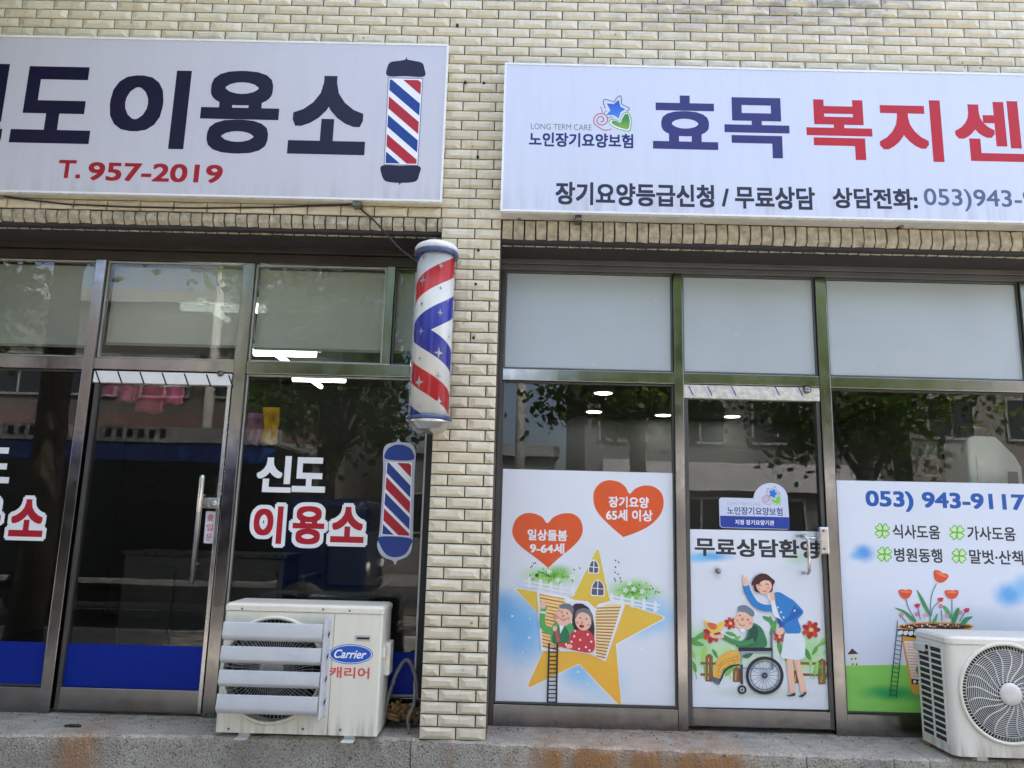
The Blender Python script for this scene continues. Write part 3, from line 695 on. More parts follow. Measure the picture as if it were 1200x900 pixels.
# ------------------------------------------------------------------ air conditioner units on the step
def casing_mat(name, c):
    m = N(name); st = m.noise(1, 5, m.scaled((22, 22, 1.6)), rough=.65); sp_ = m.noise(34, 5, rough=.75); s_ = m.n('SeparateXYZ'); m.l(m.pos(), s_.inputs[0])
    low = m.mrange(s_.outputs[2], .02, .16, 1, .12, True)
    col = m.mix(m.math('MULTIPLY', m.mrange(st, .42, .70, 0, .75), low), c, (.30, .25, .17))
    col = m.mix(m.mrange(sp_, .66, .72, 0, .55), col, (.28, .22, .15))
    m.color(col); m.rough(m.mrange(st, .3, .7, .32, .5)); return m.m
ACW = casing_mat('cream_white_casing', (.76, .725, .61)); ACG = casing_mat('pale_casing', (.72, .69, .61)); DARK = plain('dark_inside', (.012, .012, .012), .7)
LOUV = plain('louver_plastic', (.55, .565, .585), .35, var=.05)
def ac_unit(t, X0, X1, yf, yb, z0, z1, cx, cz, r, rc, m, toe=.05):
    pts = [(X1-rc, yf)]
    for k in range(7): a_ = math.pi/2*k/6; pts.append((X1-rc+rc*math.sin(a_), yf+rc-rc*math.cos(a_)))
    pts += [(X1, yb), (X0, yb)]
    for k in range(7): a_ = math.pi/2*k/6; pts.append((X0+rc-rc*math.cos(a_), yf+rc-rc*math.sin(a_)))
    pts.append((X0+rc, yf)); n = len(pts)
    b = MB(); zt = z1-.045
    vs = [(x, y, z0) for x, y in pts]+[(x, y, zt) for x, y in pts]
    b.add(vs, [(i, i+1, n+i+1, n+i) for i in range(n-1)], m)
    b.add([(x, y, z0) for x, y in pts], [tuple(range(n))], m)
    # front plate with the round fan opening
    K = 64; ins = []; out = []
    for k in range(K):
        a_ = 2*math.pi*k/K; c, s_ = math.cos(a_), math.sin(a_); ins.append((cx+r*c, yf, cz+r*s_))
        tx = ((X1-rc-cx)/c if c > 1e-6 else (X0+rc-cx)/c if c < -1e-6 else 1e9); tz = ((zt-cz)/s_ if s_ > 1e-6 else (z0-cz)/s_ if s_ < -1e-6 else 1e9)
        q = min(tx, tz); out.append((cx+q*c, yf, cz+q*s_))
    for xx, zz in ((X0+rc, z0), (X1-rc, z0), (X0+rc, zt), (X1-rc, zt)):      # snap nearest rim points to the corners
        i = min(range(K), key=lambda k: abs(math.atan2(zz-cz, xx-cx)-math.atan2(math.sin(2*math.pi*k/K), math.cos(2*math.pi*k/K)))); out[i] = (xx, yf, zz)
    back = [(x, yf+.09, z) for x, _, z in ins]
    b.add(ins+out+back, [(k, (k+1) % K, K+(k+1) % K, K+k) for k in range(K)]+[(k, (k+1) % K, 2*K+(k+1) % K, 2*K+k) for k in range(K)], m)
    b.build('casing', t, fix=False)
    MB().lathe([(r, yf+.09), (r, yf+.1)], DARK, (cx, 0, cz), 'Y', 48).build('coil_panel', t)
    lid = MB(); q = [(x, y) for x, y in pts]; e_ = .004
    ctrx, ctry = (X0+X1)/2, (yf+yb)/2
    gx = lambda x: x+e_*(1 if x > ctrx else -1); gy = lambda y: y+e_*(1 if y > ctry else -1)
    ring = [(gx(x), gy(y)) for x, y in q]
    top = [(x+(.014 if x < ctrx else -.014), y+(.014 if y < ctry else -.014)) for x, y in ring]
    vs = [(x, y, zt+.003) for x, y in ring]+[(x, y, z1-.014) for x, y in ring]+[(x, y, z1) for x, y in top]
    lid.add(vs, [(i, (i+1) % n, n+(i+1) % n, n+i) for i in range(n)]+[(n+i, n+(i+1) % n, 2*n+(i+1) % n, 2*n+i) for i in range(n)]+[tuple(range(2*n, 3*n)), tuple(range(n))[::-1]], m)
    lid.build('lid', t)
    rim = MB(); rim.tube([(cx+(r+.006)*math.cos(2*math.pi*k/64), yf-.004, cz+(r+.006)*math.sin(2*math.pi*k/64)) for k in range(64)], .011, m, 8, closed=True); rim.build('fan_rim', t)
    fb = MB(); fb.lathe([(.05, yf+.03), (.05, yf+.08)], DARK, (cx, 0, cz), 'Y', 20)
    for k in range(3):
        P = []; 
        for j in range(7):
            a_ = R(120*k+j*12); P.append((cx+.045*math.cos(a_), yf+.075-.006*j, cz+.045*math.sin(a_)))
        for j in range(7):
            a_ = R(120*k+18+j*12); P.append((cx+(r-.02)*math.cos(a_), yf+.08-.008*j, cz+(r-.02)*math.sin(a_)))
        fb.add(P, [(j, j+1, 7+j+1, 7+j) for j in range(6)], plain('fan_blade', (.05, .05, .05), .5), True)
    fb.build('fan', t, fix=False)
    for fx in (X0+.16, X1-.16):
        f = MB(); f.box(fx-.035, fx+.035, yf-toe, yb+.02, .0, .004, PALE); f.box(fx-.03, fx+.03, yf+.02, yb-.02, .004, z0, PALE); f.build('foot', t)
def grille(t, cx, cz, r, yf, m, spokes, rings, hub, twist, wire=.0026, dome=.018, name='fan_grille'):
    g = MB(); yy = lambda q: yf-.006-dome*(1-(q/r)**2)
    for k in range(rings):
        q = hub+(r-hub)*(k+1)/rings
        g.tube([(cx+q*math.cos(2*math.pi*j/56), yy(q), cz+q*math.sin(2*math.pi*j/56)) for j in range(56)], wire*.8, m, 5, closed=True)
    for k in range(spokes):
        P = []
        for j in range(9):
            q = hub*.8+(r-hub*.8)*j/8; a_ = 2*math.pi*k/spokes+twist*math.sin(math.pi*j/8*.9)*.5+twist*j/8*.6
            P.append((cx+q*math.cos(a_), yy(q)-.003, cz+q*math.sin(a_)))
        g.tube(P, wire*1.25, m, 5)
    g.lathe([(hub, yy(hub)), (hub*.97, yy(0)-.010), (hub*.5, yy(0)-.014), (.002, yy(0)-.0145)], m, (cx, 0, cz), 'Y', 32)
    return g.build(name, t)

LYF = -.085; LX0, LX1 = -1.683, -.757; LZ1 = at(355, 708.5, LYF)[1]
LZ0 = .026
t = thing('air_conditioner', 'cream air conditioner unit with grey louvers and oval blue Carrier badge by the dark barber window', 'air conditioner', ((LX0+LX1)/2, .07, 0), 'outdoor air conditioner units on the step')
t['label'] = 'cream outdoor air conditioner with four grey louvers and blue oval badge, before dark glass'
lcx, lcz = at(319, 785, LYF); lr = .285
ac_unit(t, LX0, LX1, LYF, .225, LZ0, LZ1, lcx, lcz, lr, .012, ACW)
grille(t, lcx, lcz, lr, LYF+.014, plain('grille_wire_white', (.38, .38, .36), .4), 72, 4, .07, .25, .0017)
# louver deflector
ax0, ax1 = at(257, 785, LYF-.10)[0], at(375, 785, LYF-.10)[0]
for yt, yb in ((729, 754), (757, 781), (785, 809), (813.5, 841)):
    zt = at(318, yt, LYF-.06)[1]; zb = at(318, yb, LYF-.13)[1]; hh = zt-zb
    prof_ = [(LYF-.086, zt-.003), (LYF-.092, zt), (LYF-.098, zt-.004), (LYF-.108, zt-hh*.64), (LYF-.106, zt-hh*.74), (LYF-.098, zt-hh*.85), (LYF-.084, zt-hh*.94), (LYF-.062, zb), (LYF-.060, zb+.004), (LYF-.080, zt-hh*.88), (LYF-.093, zt-hh*.80), (LYF-.101, zt-hh*.68), (LYF-.092, zt-.012)]
    n = len(prof_); b = MB(); vs = [(ax0, y, z) for y, z in prof_]+[(ax1, y, z) for y, z in prof_]
    b.add(vs, [(i, (i+1) % n, n+(i+1) % n, n+i) for i in range(n)]+[tuple(range(n)), tuple(range(n, 2*n))[::-1]], LOUV, True); lo = b.build('louver', t); lo.data.set_sharp_from_angle(angle=R(24))
zt = at(380, 726, LYF-.05)[1]; zb = at(380, 842, LYF-.05)[1]
for xx, wd in ((ax1+.004, .024),):
    b = MB(); b.box(xx, xx+.006, LYF-.095, LYF-.002, zb, zt, LOUV); b.box(xx, xx+wd, LYF-.010, LYF-.0015, zb, zt, LOUV)
    b.build('louver_bracket', t, bevel=.002)
for k in range(4):
    zc = zt-(zt-zb)*(.16+.23*k); b = MB(); b.prism([(ax1+.013, zc), (ax1+.022, zc+.022), (ax1+.022, zc), (ax1+.014, zc-.022)], LYF-.0125, LYF-.011, DARK); b.build('bracket_slot', t)
b = MB(); sxp = at(382, 790, LYF)[0]; b.box(sxp+.028, sxp+.031, LYF-.0012, LYF+.002, LZ0, LZ1-.05, plain('seam_shadow_gap', (.2, .2, .18), .8)); b.build('panel_seam', t)
A = at(416, 744, LYF); B = at(434, 751.5, LYF); b = MB(); b.box(A[0], B[0], LYF-.003, LYF+.001, B[1], A[1], plain('label_plate', (.5, .5, .46), .4)); b.build('label_plate', t, bevel=.001)
b = MB(); b.box(A[0]+.012, B[0]-.006, LYF-.0042, LYF-.0031, B[1]+.010, A[1]-.012, DARK); b.build('label_slot', t)
T8 = (230, 560, 2.647)
a = Art(LYF-.0016, T8); a.ell(479, 547, 69, 31, ink((30, 92, 190))); a.ell(479, 547, 66, 28.5, VW); a.ell(479, 547, 63.5, 26.5, ink((22, 86, 182))); a.build('badge', t)
a = Art(LYF-.0026, T8); a.text('Carrier', 428, 533, 560, 528, VW, .018, .32); a.build('badge_lettering', t)
a = Art(LYF-.0016, T8); a.text('캐리어', 413, 587, 622, 537, ink((214, 84, 76)), .02); a.build('lettering', t)
for x, y in ((262, 708.8), (284, 711), (379, 712), (410, 713.5), (268, 852), (355, 852), (399, 853)):
    X, Z = at(x, y+2, LYF); MB().lathe([(.006, LYF-.007), (.006, LYF+.002)], STEELD, (X, 0, Z), 'Y', 10).build('screw', t)
b = MB(); b.box(LX1-.002, LX1+.03, .06, .19, .33, .52, ACW); b.box(LX1-.002, LX1+.012, -.02, .05, .44, .50, ACW); b.build('valve_cover', t, bevel=.008)

RYF = -.158; RX0 = at(1103, 815, RYF+.02)[0]+.045; RX1 = RX0+.92; RZ1 = at(1130, 746, RYF)[1]; RZ0 = .028
rcx, rcz = at(1181, 812.5, RYF); rr_ = .262
t = thing('air_conditioner', 'cream outdoor air conditioner with bare round fan grille, before the 053 phone number poster', 'air conditioner', ((RX0+RX1)/2, .0, 0), 'outdoor air conditioner units on the step')
RYB = .19
ac_unit(t, RX0, RX1, RYF, RYB, RZ0, RZ1, rcx, rcz, rr_, .045, ACG, -.05)
grille(t, rcx, rcz, rr_-.028, RYF+.004, plain('grille_wire_cream', (.62, .61, .58), .4), 20, 17, .062, -.55, .0029, .02)
g = MB()
for k in range(90):
    a_ = 2*math.pi*k/90; c, s_ = math.cos(a_), math.sin(a_)
    g.tube([(rcx+(rr_-.030)*c, RYF-.002, rcz+(rr_-.030)*s_), (rcx+(rr_-.002)*c, RYF+.012, rcz+(rr_-.002)*s_)], .0028, ACG, 4)
g.build('grille_collar', t)
# louvred side panel: dark coil behind two columns of slots
sp = MB(); ys0, ys1 = RYF+.06, RYB-.02; zs0, zs1 = RZ0+.05, RZ1-.075
sp.box(RX0-.0012, RX0+.002, ys0, ys1, zs0, zs1, DARK); sp.build('coil_panel', t)
sp = MB(); nrow = 15
for k in range(nrow+1):
    z = zs0+(zs1-zs0)*k/nrow; sp.box(RX0-.006, RX0-.0013, ys0, ys1, z-.0045, z+.0045, ACG)
for y in (ys0, (ys0+ys1)/2, ys1): sp.box(RX0-.007, RX0-.0013, y-.007, y+.007, zs0-.006, zs1+.006, ACG)
sp.build('side_grille', t)
b = MB(); b.box(RX0-.03, RX0-.0075, ys1-.10, ys1+.01, zs1-.045, zs1+.0, PALE); b.build('carry_handle', t, bevel=.005)
b = MB(); A = at(1086, 873, RYB-.1); b.box(RX0+.006, RX0+.05, RYB-.06, RYB-.005, .0, RZ0-.001, plain('rusty_foot', (.30, .15, .06), .8, var=.4, scale=30)); b.build('rusty_foot', t)

# hoses and pipe stub beside the louvered unit
HOSE = plain('hose_wrap', (.16, .155, .14), .7, var=.35, scale=20, bump=.4); COP = plain('frayed_insulation', (.26, .15, .06), .85, var=.5, scale=40, bump=.8)
def path(pts, Y): return [(at(x, y, yy)[0], yy, at(x, y, yy)[1]) for (x, y), yy in zip(pts, Y)]
t = thing('refrigerant_pipe', 'grey pipe loops and frayed brown insulation between the louvered unit and pillar', 'pipe', (-.65, .2, 0))
c_ = [(455, 820), (462, 795), (471, 778), (478, 774), (484, 784), (488, 800), (489, 818)]
cs = spline(c_, 6, False); MB().tube([(at(x, y, .2)[0], .2, at(x, y, .2)[1]) for x, y in cs], .012, HOSE, 8).build('hose', t)
cs = spline([(462, 798), (456, 812), (452, 832), (450, 846)], 6, False); MB().tube([(at(x, y, .17)[0], .17, at(x, y, .17)[1]) for x, y in cs], .011, HOSE, 8).build('hose', t)
cs = spline([(486, 800), (485, 825), (478, 842), (480, 860), (480, 866)], 6, False); MB().tube([(at(x, y, .08)[0], .08, max(.012, at(x, y, .08)[1])) for x, y in cs], .009, HOSE, 8).build('drain_hose', t)
b = MB()
for k in range(46):
    x, y = random.uniform(454, 486), random.uniform(826, 840); X, Z = at(x, y, .24); dx_, dz_ = random.uniform(-.05, .05), random.uniform(-.02, .04)
    b.tube([(X-dx_, .24+random.uniform(-.05, .03), max(.012, Z-dz_)), (X, .24+random.uniform(-.06, .02), max(.02, Z)), (X+dx_, .24+random.uniform(-.05, .03), max(.012, Z+dz_))], random.uniform(.006, .014), COP, 5)
b.build('frayed_insulation', t)

# ------------------------------------------------------------------ cut vinyl lettering on the barber's glass
WY = YG-.0016
t = thing('window_lettering', 'white 신도 and red 이용소 vinyl letters on dark window above the louvered air conditioner', 'window lettering', (*at(360, 640, WY)[:1], WY, 1.0), 'shop name letters on the barber windows')
a = Art(WY)
for ch, x0, yt, yb, x1 in (('신', 301, 534, 577, 342), ('도', 343, 536, 577, 382)): a.text(ch, x0, yt, yb, x1, VW, .034)
a.build('white_lettering', t)
def outlined(a, seq, wt):
    for ch, x0, yt, yb, x1 in seq: a.text(ch, x0-4.5, yt-4.5, yb+4.5, x1+4.5, VW, .125)
    for ch, x0, yt, yb, x1 in seq: a.text(ch, x0, yt, yb, x1, RED, wt)
a = Art(WY); outlined(a, (('이', 297, 593, 637, 331), ('용', 343, 593, 638, 380), ('소', 388, 594, 636, 427)), .035); a.build('red_lettering', t)
t = thing('window_lettering', 'shop name vinyl letters cut off by the left picture edge, left of the barber door', 'window lettering', (-3.3, WY, 1.0), 'shop name letters on the barber windows')
a = Art(WY); a.text('신', -76, 522, 568, -34, VW, .034); a.text('도', -30, 524, 566, 13, VW, .034); a.build('white_lettering', t)
a = Art(WY); outlined(a, (('이', -84, 582, 628, -50), ('용', -38, 582, 630, 1), ('소', 12, 585, 629, 52)), .035); a.build('red_lettering', t)
# barber pole decal
t = thing('barber_pole_decal', 'flat striped barber pole sticker with grey outline on dark window glass beside pillar', 'window sticker', (*at(465, 590, WY)[:1], WY, at(465, 662, WY)[1]))
a = Art(WY, (270, 280, 3.0)); sv = ink((186, 190, 200)); cb = ink((34, 62, 140))
# outline measured in full-picture pixels
a.T = (0, 0, 1)
a.blob([(449, 552), (449, 530), (453, 521), (464, 518), (467, 514), (470, 518), (482, 520), (487, 530), (486, 552), (484.5, 600), (483, 640), (477, 652), (466, 657), (463, 662), (460, 657), (448, 652), (442, 640), (444, 628), (446.5, 600)], sv, 5)
a.blob([(452.5, 538), (453, 528), (459, 523), (467, 521), (477, 523), (483.5, 529), (483, 539)], cb)
a.blob([(445.5, 629), (446, 640), (453, 650), (463, 653), (474, 650), (480, 641), (481, 631)], cb)
a.poly([(453, 541), (483, 542), (480.5, 629), (447, 627)], VW)
qe = [(454, 542), (482, 543), (479.5, 628), (448, 626)]
for k, (v0, m_) in enumerate(((-.30, SRD), (-.02, cb), (.20, SRD), (.42, cb), (.64, SRD), (.86, cb))): stripe(a, qe, 0, v0, v0+.165, v0+.33, v0+.495, m_)
a.build('print', t)
# little entrance sticker beside the handle
t = thing('entrance_sticker', 'small white sticker with red 출입문 beside the long barber door handle', 'sticker', (*at(247, 617, WY)[:1], WY, at(247, 638, WY)[1]))
a = Art(WY-.006); a.poly([(241.5, 599), (253, 599.5), (249.5, 637), (238.5, 636.5)], ink((214, 216, 224)), 1.5); a.build('sheet', t)
a = Art(WY-.0068)
for ch, xc, yc in (('출', 246.5, 606.5), ('입', 245.7, 618), ('문', 244.8, 629.5)): a.text(ch, xc-3.6, yc-3.8, yc+3.8, xc+3.6, ink((196, 66, 84)), .01)
a.build('lettering', t)
#%%SPLIT3
# ------------------------------------------------------------------ posters on the welfare centre's glass
YP = YG-.0012
def full(x, y): return at(x, y, YP)
I = ink
PW = (.77, .80, .86)
def sheet(t, corners, mat_):
    b = Art(YP, layer=0); b.poly(corners, mat_); b.build('sheet', t)
SKIN, SKIN2, DKH, GREYH = I((244, 196, 170)), I((222, 150, 124)), I((74, 40, 40)), I((120, 120, 130))
# --- poster with star and hearts
t = thing('poster', 'poster of two orange hearts and a golden star house with an elderly couple waving', 'poster', (full(690, 700)[0], YP, .15), 'illustrated posters on the welfare centre glass')
pm = paper_mat('star_poster_stock', PW, [(612, 735, 52, 62, (84, 178, 236), .85), (590, 712, 22, 30, (70, 164, 226), .6), (760, 722, 52, 36, (120, 196, 240), .75), (680, 788, 34, 26, (110, 190, 238), .75), (705, 800, 40, 30, (160, 214, 244), .5),
    (644, 676, 42, 17, (150, 214, 84), .9), (655, 670, 20, 12, (110, 190, 66), .6), (741, 693, 40, 20, (146, 212, 84), .9), (742, 690, 20, 12, (104, 186, 66), .6)], full, .22)
sheet(t, [(589.6, 549.5), (789, 554.5), (794, 830.5), (580.5, 823)], pm)
HEART = I((226, 92, 46)); TP = (570, 540, 2.904)
def heart(pts, lines):
    a = Art(YP-.0003, TP, 3); a.blob(pts, HEART, 7); a.build('heart', t)
    a = Art(YP-.0009, TP, 3)
    for s_, x0, yt, yb, x1 in lines: a.text(s_, x0, yt, yb, x1, VW, .028)
    a.build('lettering', t)
h1 = [(207, 212), (190, 192), (160, 179), (128, 180), (100, 200), (88, 238), (98, 270), (125, 298), (168, 330), (209, 363), (212, 363), (248, 330), (292, 294), (320, 262), (328, 232), (318, 198), (292, 180), (258, 180), (228, 192)]
heart(h1, (('일상돌봄', 140, 234, 272, 275), ('9-64세', 148, 280, 316, 265)))
h2 = [(487, 112), (474, 90), (450, 72), (415, 66), (385, 78), (366, 106), (366, 146), (382, 180), (420, 220), (464, 258), (470, 258), (510, 244), (556, 220), (590, 186), (603, 150), (598, 114), (574, 90), (540, 84), (508, 94)]
heart(h2, (('장기요양', 416, 122, 160, 553), ('65세 이상', 407, 166, 205, 566)))
T1 = (600, 640, 4.7368)
a = Art(YP-.0003, T1, 2)
gold = vgrad('star_gold', full(690, 640)[1], full(690, 815)[1], (222, 200, 76), (250, 182, 58))
a.poly([(478, -8), (545, 288), (866, 396), (580, 545), (612, 912), (372, 655), (72, 800), (172, 578), (142, 372), (4, 228), (335, 280)], I((236, 240, 240)), [34, 10, 34, 10, 34, 6, 34, 10, 10, 20, 10])
a.poly([(478, 2), (540, 292), (852, 396), (576, 543), (608, 896), (372, 651), (80, 792), (176, 578), (146, 376), (16, 234), (338, 284)], gold, [34, 10, 34, 10, 34, 6, 34, 10, 10, 20, 10])
for q in range(26):
    x, y = random.choice([(random.uniform(490, 600), random.uniform(720, 840)), (random.uniform(105, 160), random.uniform(690, 750)), (random.uniform(700, 830), random.uniform(370, 410))]); a.ell(x, y, 3, 3, I((246, 220, 120)), n=6)
for (x, y, w_, h_) in ((452, 112, 26, 33), (474, 230, 34, 40)):
    for g_, m_ in ((6, VW), (0, I((96, 92, 110)))): a.poly([(x-w_-g_, y+h_+g_), (x-w_*.8-g_, y-h_*.3), (x-w_*.2, y-h_-g_), (x+w_*.5, y-h_*.9-g_), (x+w_+g_, y-h_*.2), (x+w_+g_, y+h_*1.1+g_)], m_, 12)
    a.line([(x+3, y-h_), (x, y+h_)], 5, VW); a.line([(x-w_, y+h_*.05), (x+w_, y+h_*.2)], 4, VW)
a.build('star_picture', t)
BUSH, BUSH2 = I((118, 190, 76)), I((160, 214, 96))
def pickets(rail1, rail2, posts):
    for r_ in (rail1, rail2): a.line(r_, 9, VW)
    for x, y0_, y1_ in posts: a.poly([(x-10, y1_), (x-9, y0_+12), (x, y0_), (x+9, y0_+12), (x+10, y1_)], VW)
for side, (cx_, cy_, w_, h_) in enumerate(((200, 165, 150, 55), (690, 255, 140, 60))):
    a = Art(YP-.0022, T1, 1)
    for q in range(70):
        x, y = cx_+random.gauss(0, w_*.42), cy_+random.gauss(0, h_*.36); r_ = random.uniform(4, 10); an = random.uniform(0, 180); a.k = 1
        if abs(x-cx_) < w_ and abs(y-cy_) < h_: a.ell(x, y, r_, r_*.5, random.choice((BUSH, BUSH2, I((92, 170, 70)))), an, 8)
    a.k = 3; here = lambda x: (x > 440) == bool(side)
    for x, y in ((205, 140), (255, 190), (335, 170), (630, 245), (675, 238), (722, 252), (652, 205)):
        if not here(x): continue
        for q in range(5): a.ell(x+9*math.cos(q*1.257), y+9*math.sin(q*1.257), 7, 4.5, VW, math.degrees(q*1.257), 10); a.k -= 1
        a.ell(x, y, 4, 4, I((240, 220, 120)), n=8)
    for x, y in ((105, 118), (120, 96), (112, 110), (130, 94), (345, 130), (375, 122), (575, 80), (592, 90), (574, 116), (572, 146), (588, 156), (600, 178), (570, 180), (605, 196), (574, 192), (765, 240), (782, 236)):
        if here(x): a.ell(x, y, 6, 3.5, I((50, 50, 64)), 60, 8)
    if side == 0: pickets([(62, 192), (350, 244)], [(66, 214), (335, 264)], [(96, 168, 232), (158, 178, 242), (216, 192, 252), (274, 204, 264), (340, 214, 276)])
    else: pickets([(545, 276), (822, 330)], [(545, 296), (818, 350)], [(552, 258, 300), (610, 266, 312), (668, 276, 340), (732, 286, 356), (795, 300, 368)])
    a.build('garden_picture', t)
a = Art(YP-.0040, T1, 1); BRN = I((178, 112, 44)); OR = I((232, 150, 60))
a.poly([(136, 238), (300, 276), (350, 300), (420, 305), (460, 345), (480, 320), (560, 300), (632, 312), (520, 642), (440, 602), (340, 585), (162, 582)], VW, 4)
a.poly([(150, 262), (280, 292), (318, 330), (250, 560), (170, 560)], I((246, 214, 150))); a.poly([(462, 362), (520, 322), (610, 322), (514, 622), (462, 596)], I((246, 222, 170)))
for k in range(16):
    y = 268+k*19; a.line([(152+k*1.2, y), (272-k*2.0+20, y+26)], 6.5, BRN if k % 2 else OR)
for k in range(17):
    y = 336+k*16.5; a.line([(466, y+8), (604-k*5.4, y+4+k*1.0)], 5.5, BRN)
a.poly([(330, 340), (350, 318), (390, 318), (425, 340), (448, 380), (458, 450), (455, 560), (340, 560)], I((60, 44, 56)), 8)
a.line([(180, 330), (168, 388), (170, 452)], 30, I((96, 176, 96)), True) ; a.line([(170, 440), (200, 470), (232, 462)], 34, I((96, 176, 96)), True)
a.ell(172, 326, 17, 21, SKIN); a.line([(158, 366), (190, 370)], 10, VW)
a.blob([(225, 440), (260, 420), (320, 420), (345, 470), (330, 545), (222, 535)], I((90, 172, 100))); a.blob([(232, 470), (262, 440), (300, 450), (318, 500), (300, 540), (226, 535)], I((52, 120, 84)))
a.poly([(262, 432), (292, 438), (268, 486)], VW)
a.ell(288, 388, 48, 54, SKIN, 12); a.ell(240, 392, 12, 16, SKIN2); a.blob([(262, 330), (290, 318), (326, 324), (342, 352), (334, 380), (322, 360), (300, 348), (272, 346)], GREYH)
for x, y in ((276, 366), (306, 372)): a.ell(x, y, 4, 5, DKH, n=10)
a.line([(254, 362), (270, 354)], 5, I((150, 140, 140))); a.ell(284, 388, 8, 10, SKIN2); a.line([(268, 400), (284, 412), (302, 402)], 4, I((150, 70, 60)), True); a.ell(258, 396, 9, 7, I((236, 150, 140))); a.ell(312, 400, 9, 7, I((236, 150, 140)))
a.blob([(328, 480), (370, 464), (420, 466), (452, 500), (460, 560), (440, 590), (380, 585), (262, 556), (262, 540), (312, 530)], I((208, 66, 74))); 
for x, y in ((350, 470), (345, 500), (378, 520), (420, 490), (440, 530), (410, 560), (330, 530), (300, 545), (430, 578), (372, 570)): a.ell(x, y, 6, 6, VW, n=10)
a.ell(318, 556, 18, 12, SKIN)
a.ell(396, 412, 46, 56, SKIN, -6); a.blob([(352, 400), (356, 362), (392, 344), (432, 356), (448, 396), (440, 430), (432, 390), (400, 368), (370, 374)], GREYH)
for x, y in ((378, 398), (412, 404)): a.ell(x, y, 4, 5, DKH, n=10)
a.ell(388, 424, 7, 9, SKIN2); a.ell(386, 444, 15, 9, I((160, 50, 50)), 8); a.ell(362, 424, 9, 7, I((236, 150, 140))); a.ell(424, 436, 9, 7, I((236, 150, 140)))
a.ell(238, 456, 13, 16, SKIN, 10); a.line([(246, 470), (258, 530)], 20, I((196, 96, 92)))
a.build('couple_picture', t)
a = Art(YP-.0085, T1, 1); LD = I((40, 36, 44))
a.line([(206, 538), (197, 880)], 9, LD); a.line([(252, 540), (246, 880)], 9, LD)
for k in range(14): a.line([(205-k*.55, 566+k*23), (251-k*.4, 566+k*23)], 6, LD)
a.build('ladder_picture', t)
a = Art(YP-.0005, T1, 1)
for x, y, r_ in ((2, 388, 7), (96, 508, 7), (100, 405, 4), (722, 570, 9), (640, 575, 4), (366, 698, 6), (420, 765, 4), (60, 590, 4)): a.ell(x, y, r_, r_, VW, n=12)
a.build('sparkle_picture', t)
# --- poster on the door: woman and elderly man in a wheelchair
t = thing('poster', 'door poster of a woman in blue jacket pushing an elderly man in a wheelchair', 'poster', (full(890, 700)[0], YP, .15), 'illustrated posters on the welfare centre glass')
pm = paper_mat('door_poster_stock', PW, [(835, 652, 34, 9, (80, 176, 232), .9), (818, 655, 20, 8, (110, 196, 240), .7), (935, 655, 18, 10, (150, 220, 160), .4), (848, 770, 48, 34, (176, 226, 132), .75), (820, 760, 22, 40, (150, 212, 110), .7), (945, 765, 36, 42, (166, 220, 124), .8), (895, 760, 30, 30, (190, 230, 150), .55), (890, 812, 75, 12, (196, 208, 190), .8)], full, .2)
sheet(t, [(801.3, 620), (958, 622.9), (971, 634), (980.5, 831.8), (806.7, 828.3)], pm)
a = Art(YP-.0003, (780, 550, 2.8136), 2)
a.text('무료상담환영', 96, 229, 290, 504, I((56, 56, 62)), .03); a.build('lettering', t)
T2 = (800, 660, 5.294)
a = Art(YP-.0003, T2, 2); GR = [I((134, 196, 96)), I((96, 170, 84)), I((164, 214, 112)), I((76, 154, 90))]
POST = I((150, 96, 56))
for x, y0_, y1_ in ((165, 560, 735), (335, 640, 738), (705, 660, 745), (865, 590, 752)): a.poly([(x-24, y1_), (x-24, y0_+16), (x, y0_), (x+22, y0_+16), (x+22, y1_)], POST, 6); a.line([(x-6, y1_-10), (x-4, y0_+30)], 4, I((226, 200, 160)))
for y0_ in (620, 690): a.line([(110, y0_), (240, y0_+4)], 15, POST); a.line([(725, y0_), (930, y0_+6)], 15, POST)
for x, y, an in ((90, 500, 10), (70, 640, 70), (130, 560, 100), (60, 560, 60), (200, 560, 60), (300, 440, 20), (330, 470, 150), (545, 360, 80), (560, 400, 110), (530, 350, 30), (600, 520, 80), (820, 540, 120), (860, 500, 150), (790, 600, 80), (880, 470, 140), (770, 560, 60), (905, 540, 150), (830, 650, 100), (640, 560, 90), (250, 640, 80), (290, 660, 120), (110, 450, 150), (70, 480, 30)):
    m_ = random.choice(GR); r_ = random.uniform(30, 52); c, s_ = math.cos(R(an)), math.sin(R(an))
    a.blob([(x-r_*c, y-r_*s_), (x-r_*.3*c-r_*.3*s_, y-r_*.3*s_+r_*.3*c), (x+r_*.6*c-r_*.22*s_, y+r_*.6*s_+r_*.22*c), (x+r_*c, y+r_*s_), (x+r_*.5*c+r_*.28*s_, y+r_*.5*s_-r_*.28*c), (x-r_*.3*c+r_*.34*s_, y-r_*.3*s_-r_*.34*c)], m_, 4)
for q in range(26):
    x = random.choice((random.uniform(45, 330), random.uniform(560, 940))); a.line([(x, 720), (x+random.uniform(-14, 14), random.uniform(600, 660))], 3, random.choice(GR))
FLR_ = I((206, 70, 56)); FLD = I((176, 48, 48))
for x, y, r_ in ((180, 440, 56), (295, 372, 38), (795, 412, 56), (600, 455, 38)):
    for q in range(7): a.ell(x+r_*.58*math.cos(q*.9), y+r_*.58*math.sin(q*.9), r_*.46, r_*.28, FLR_ if q % 2 else FLD, math.degrees(q*.9), 16)
    a.ell(x, y, r_*.26, r_*.24, I((246, 200, 110)), n=16)
a.blob([(130, 350), (150, 360), (190, 372), (215, 378), (240, 362), (262, 366), (250, 390), (235, 420), (190, 432), (158, 412), (140, 380)], I((244, 206, 90))); a.blob([(150, 372), (190, 372), (212, 390), (196, 412), (164, 400)], I((226, 110, 70)))
a.build('garden_picture', t)
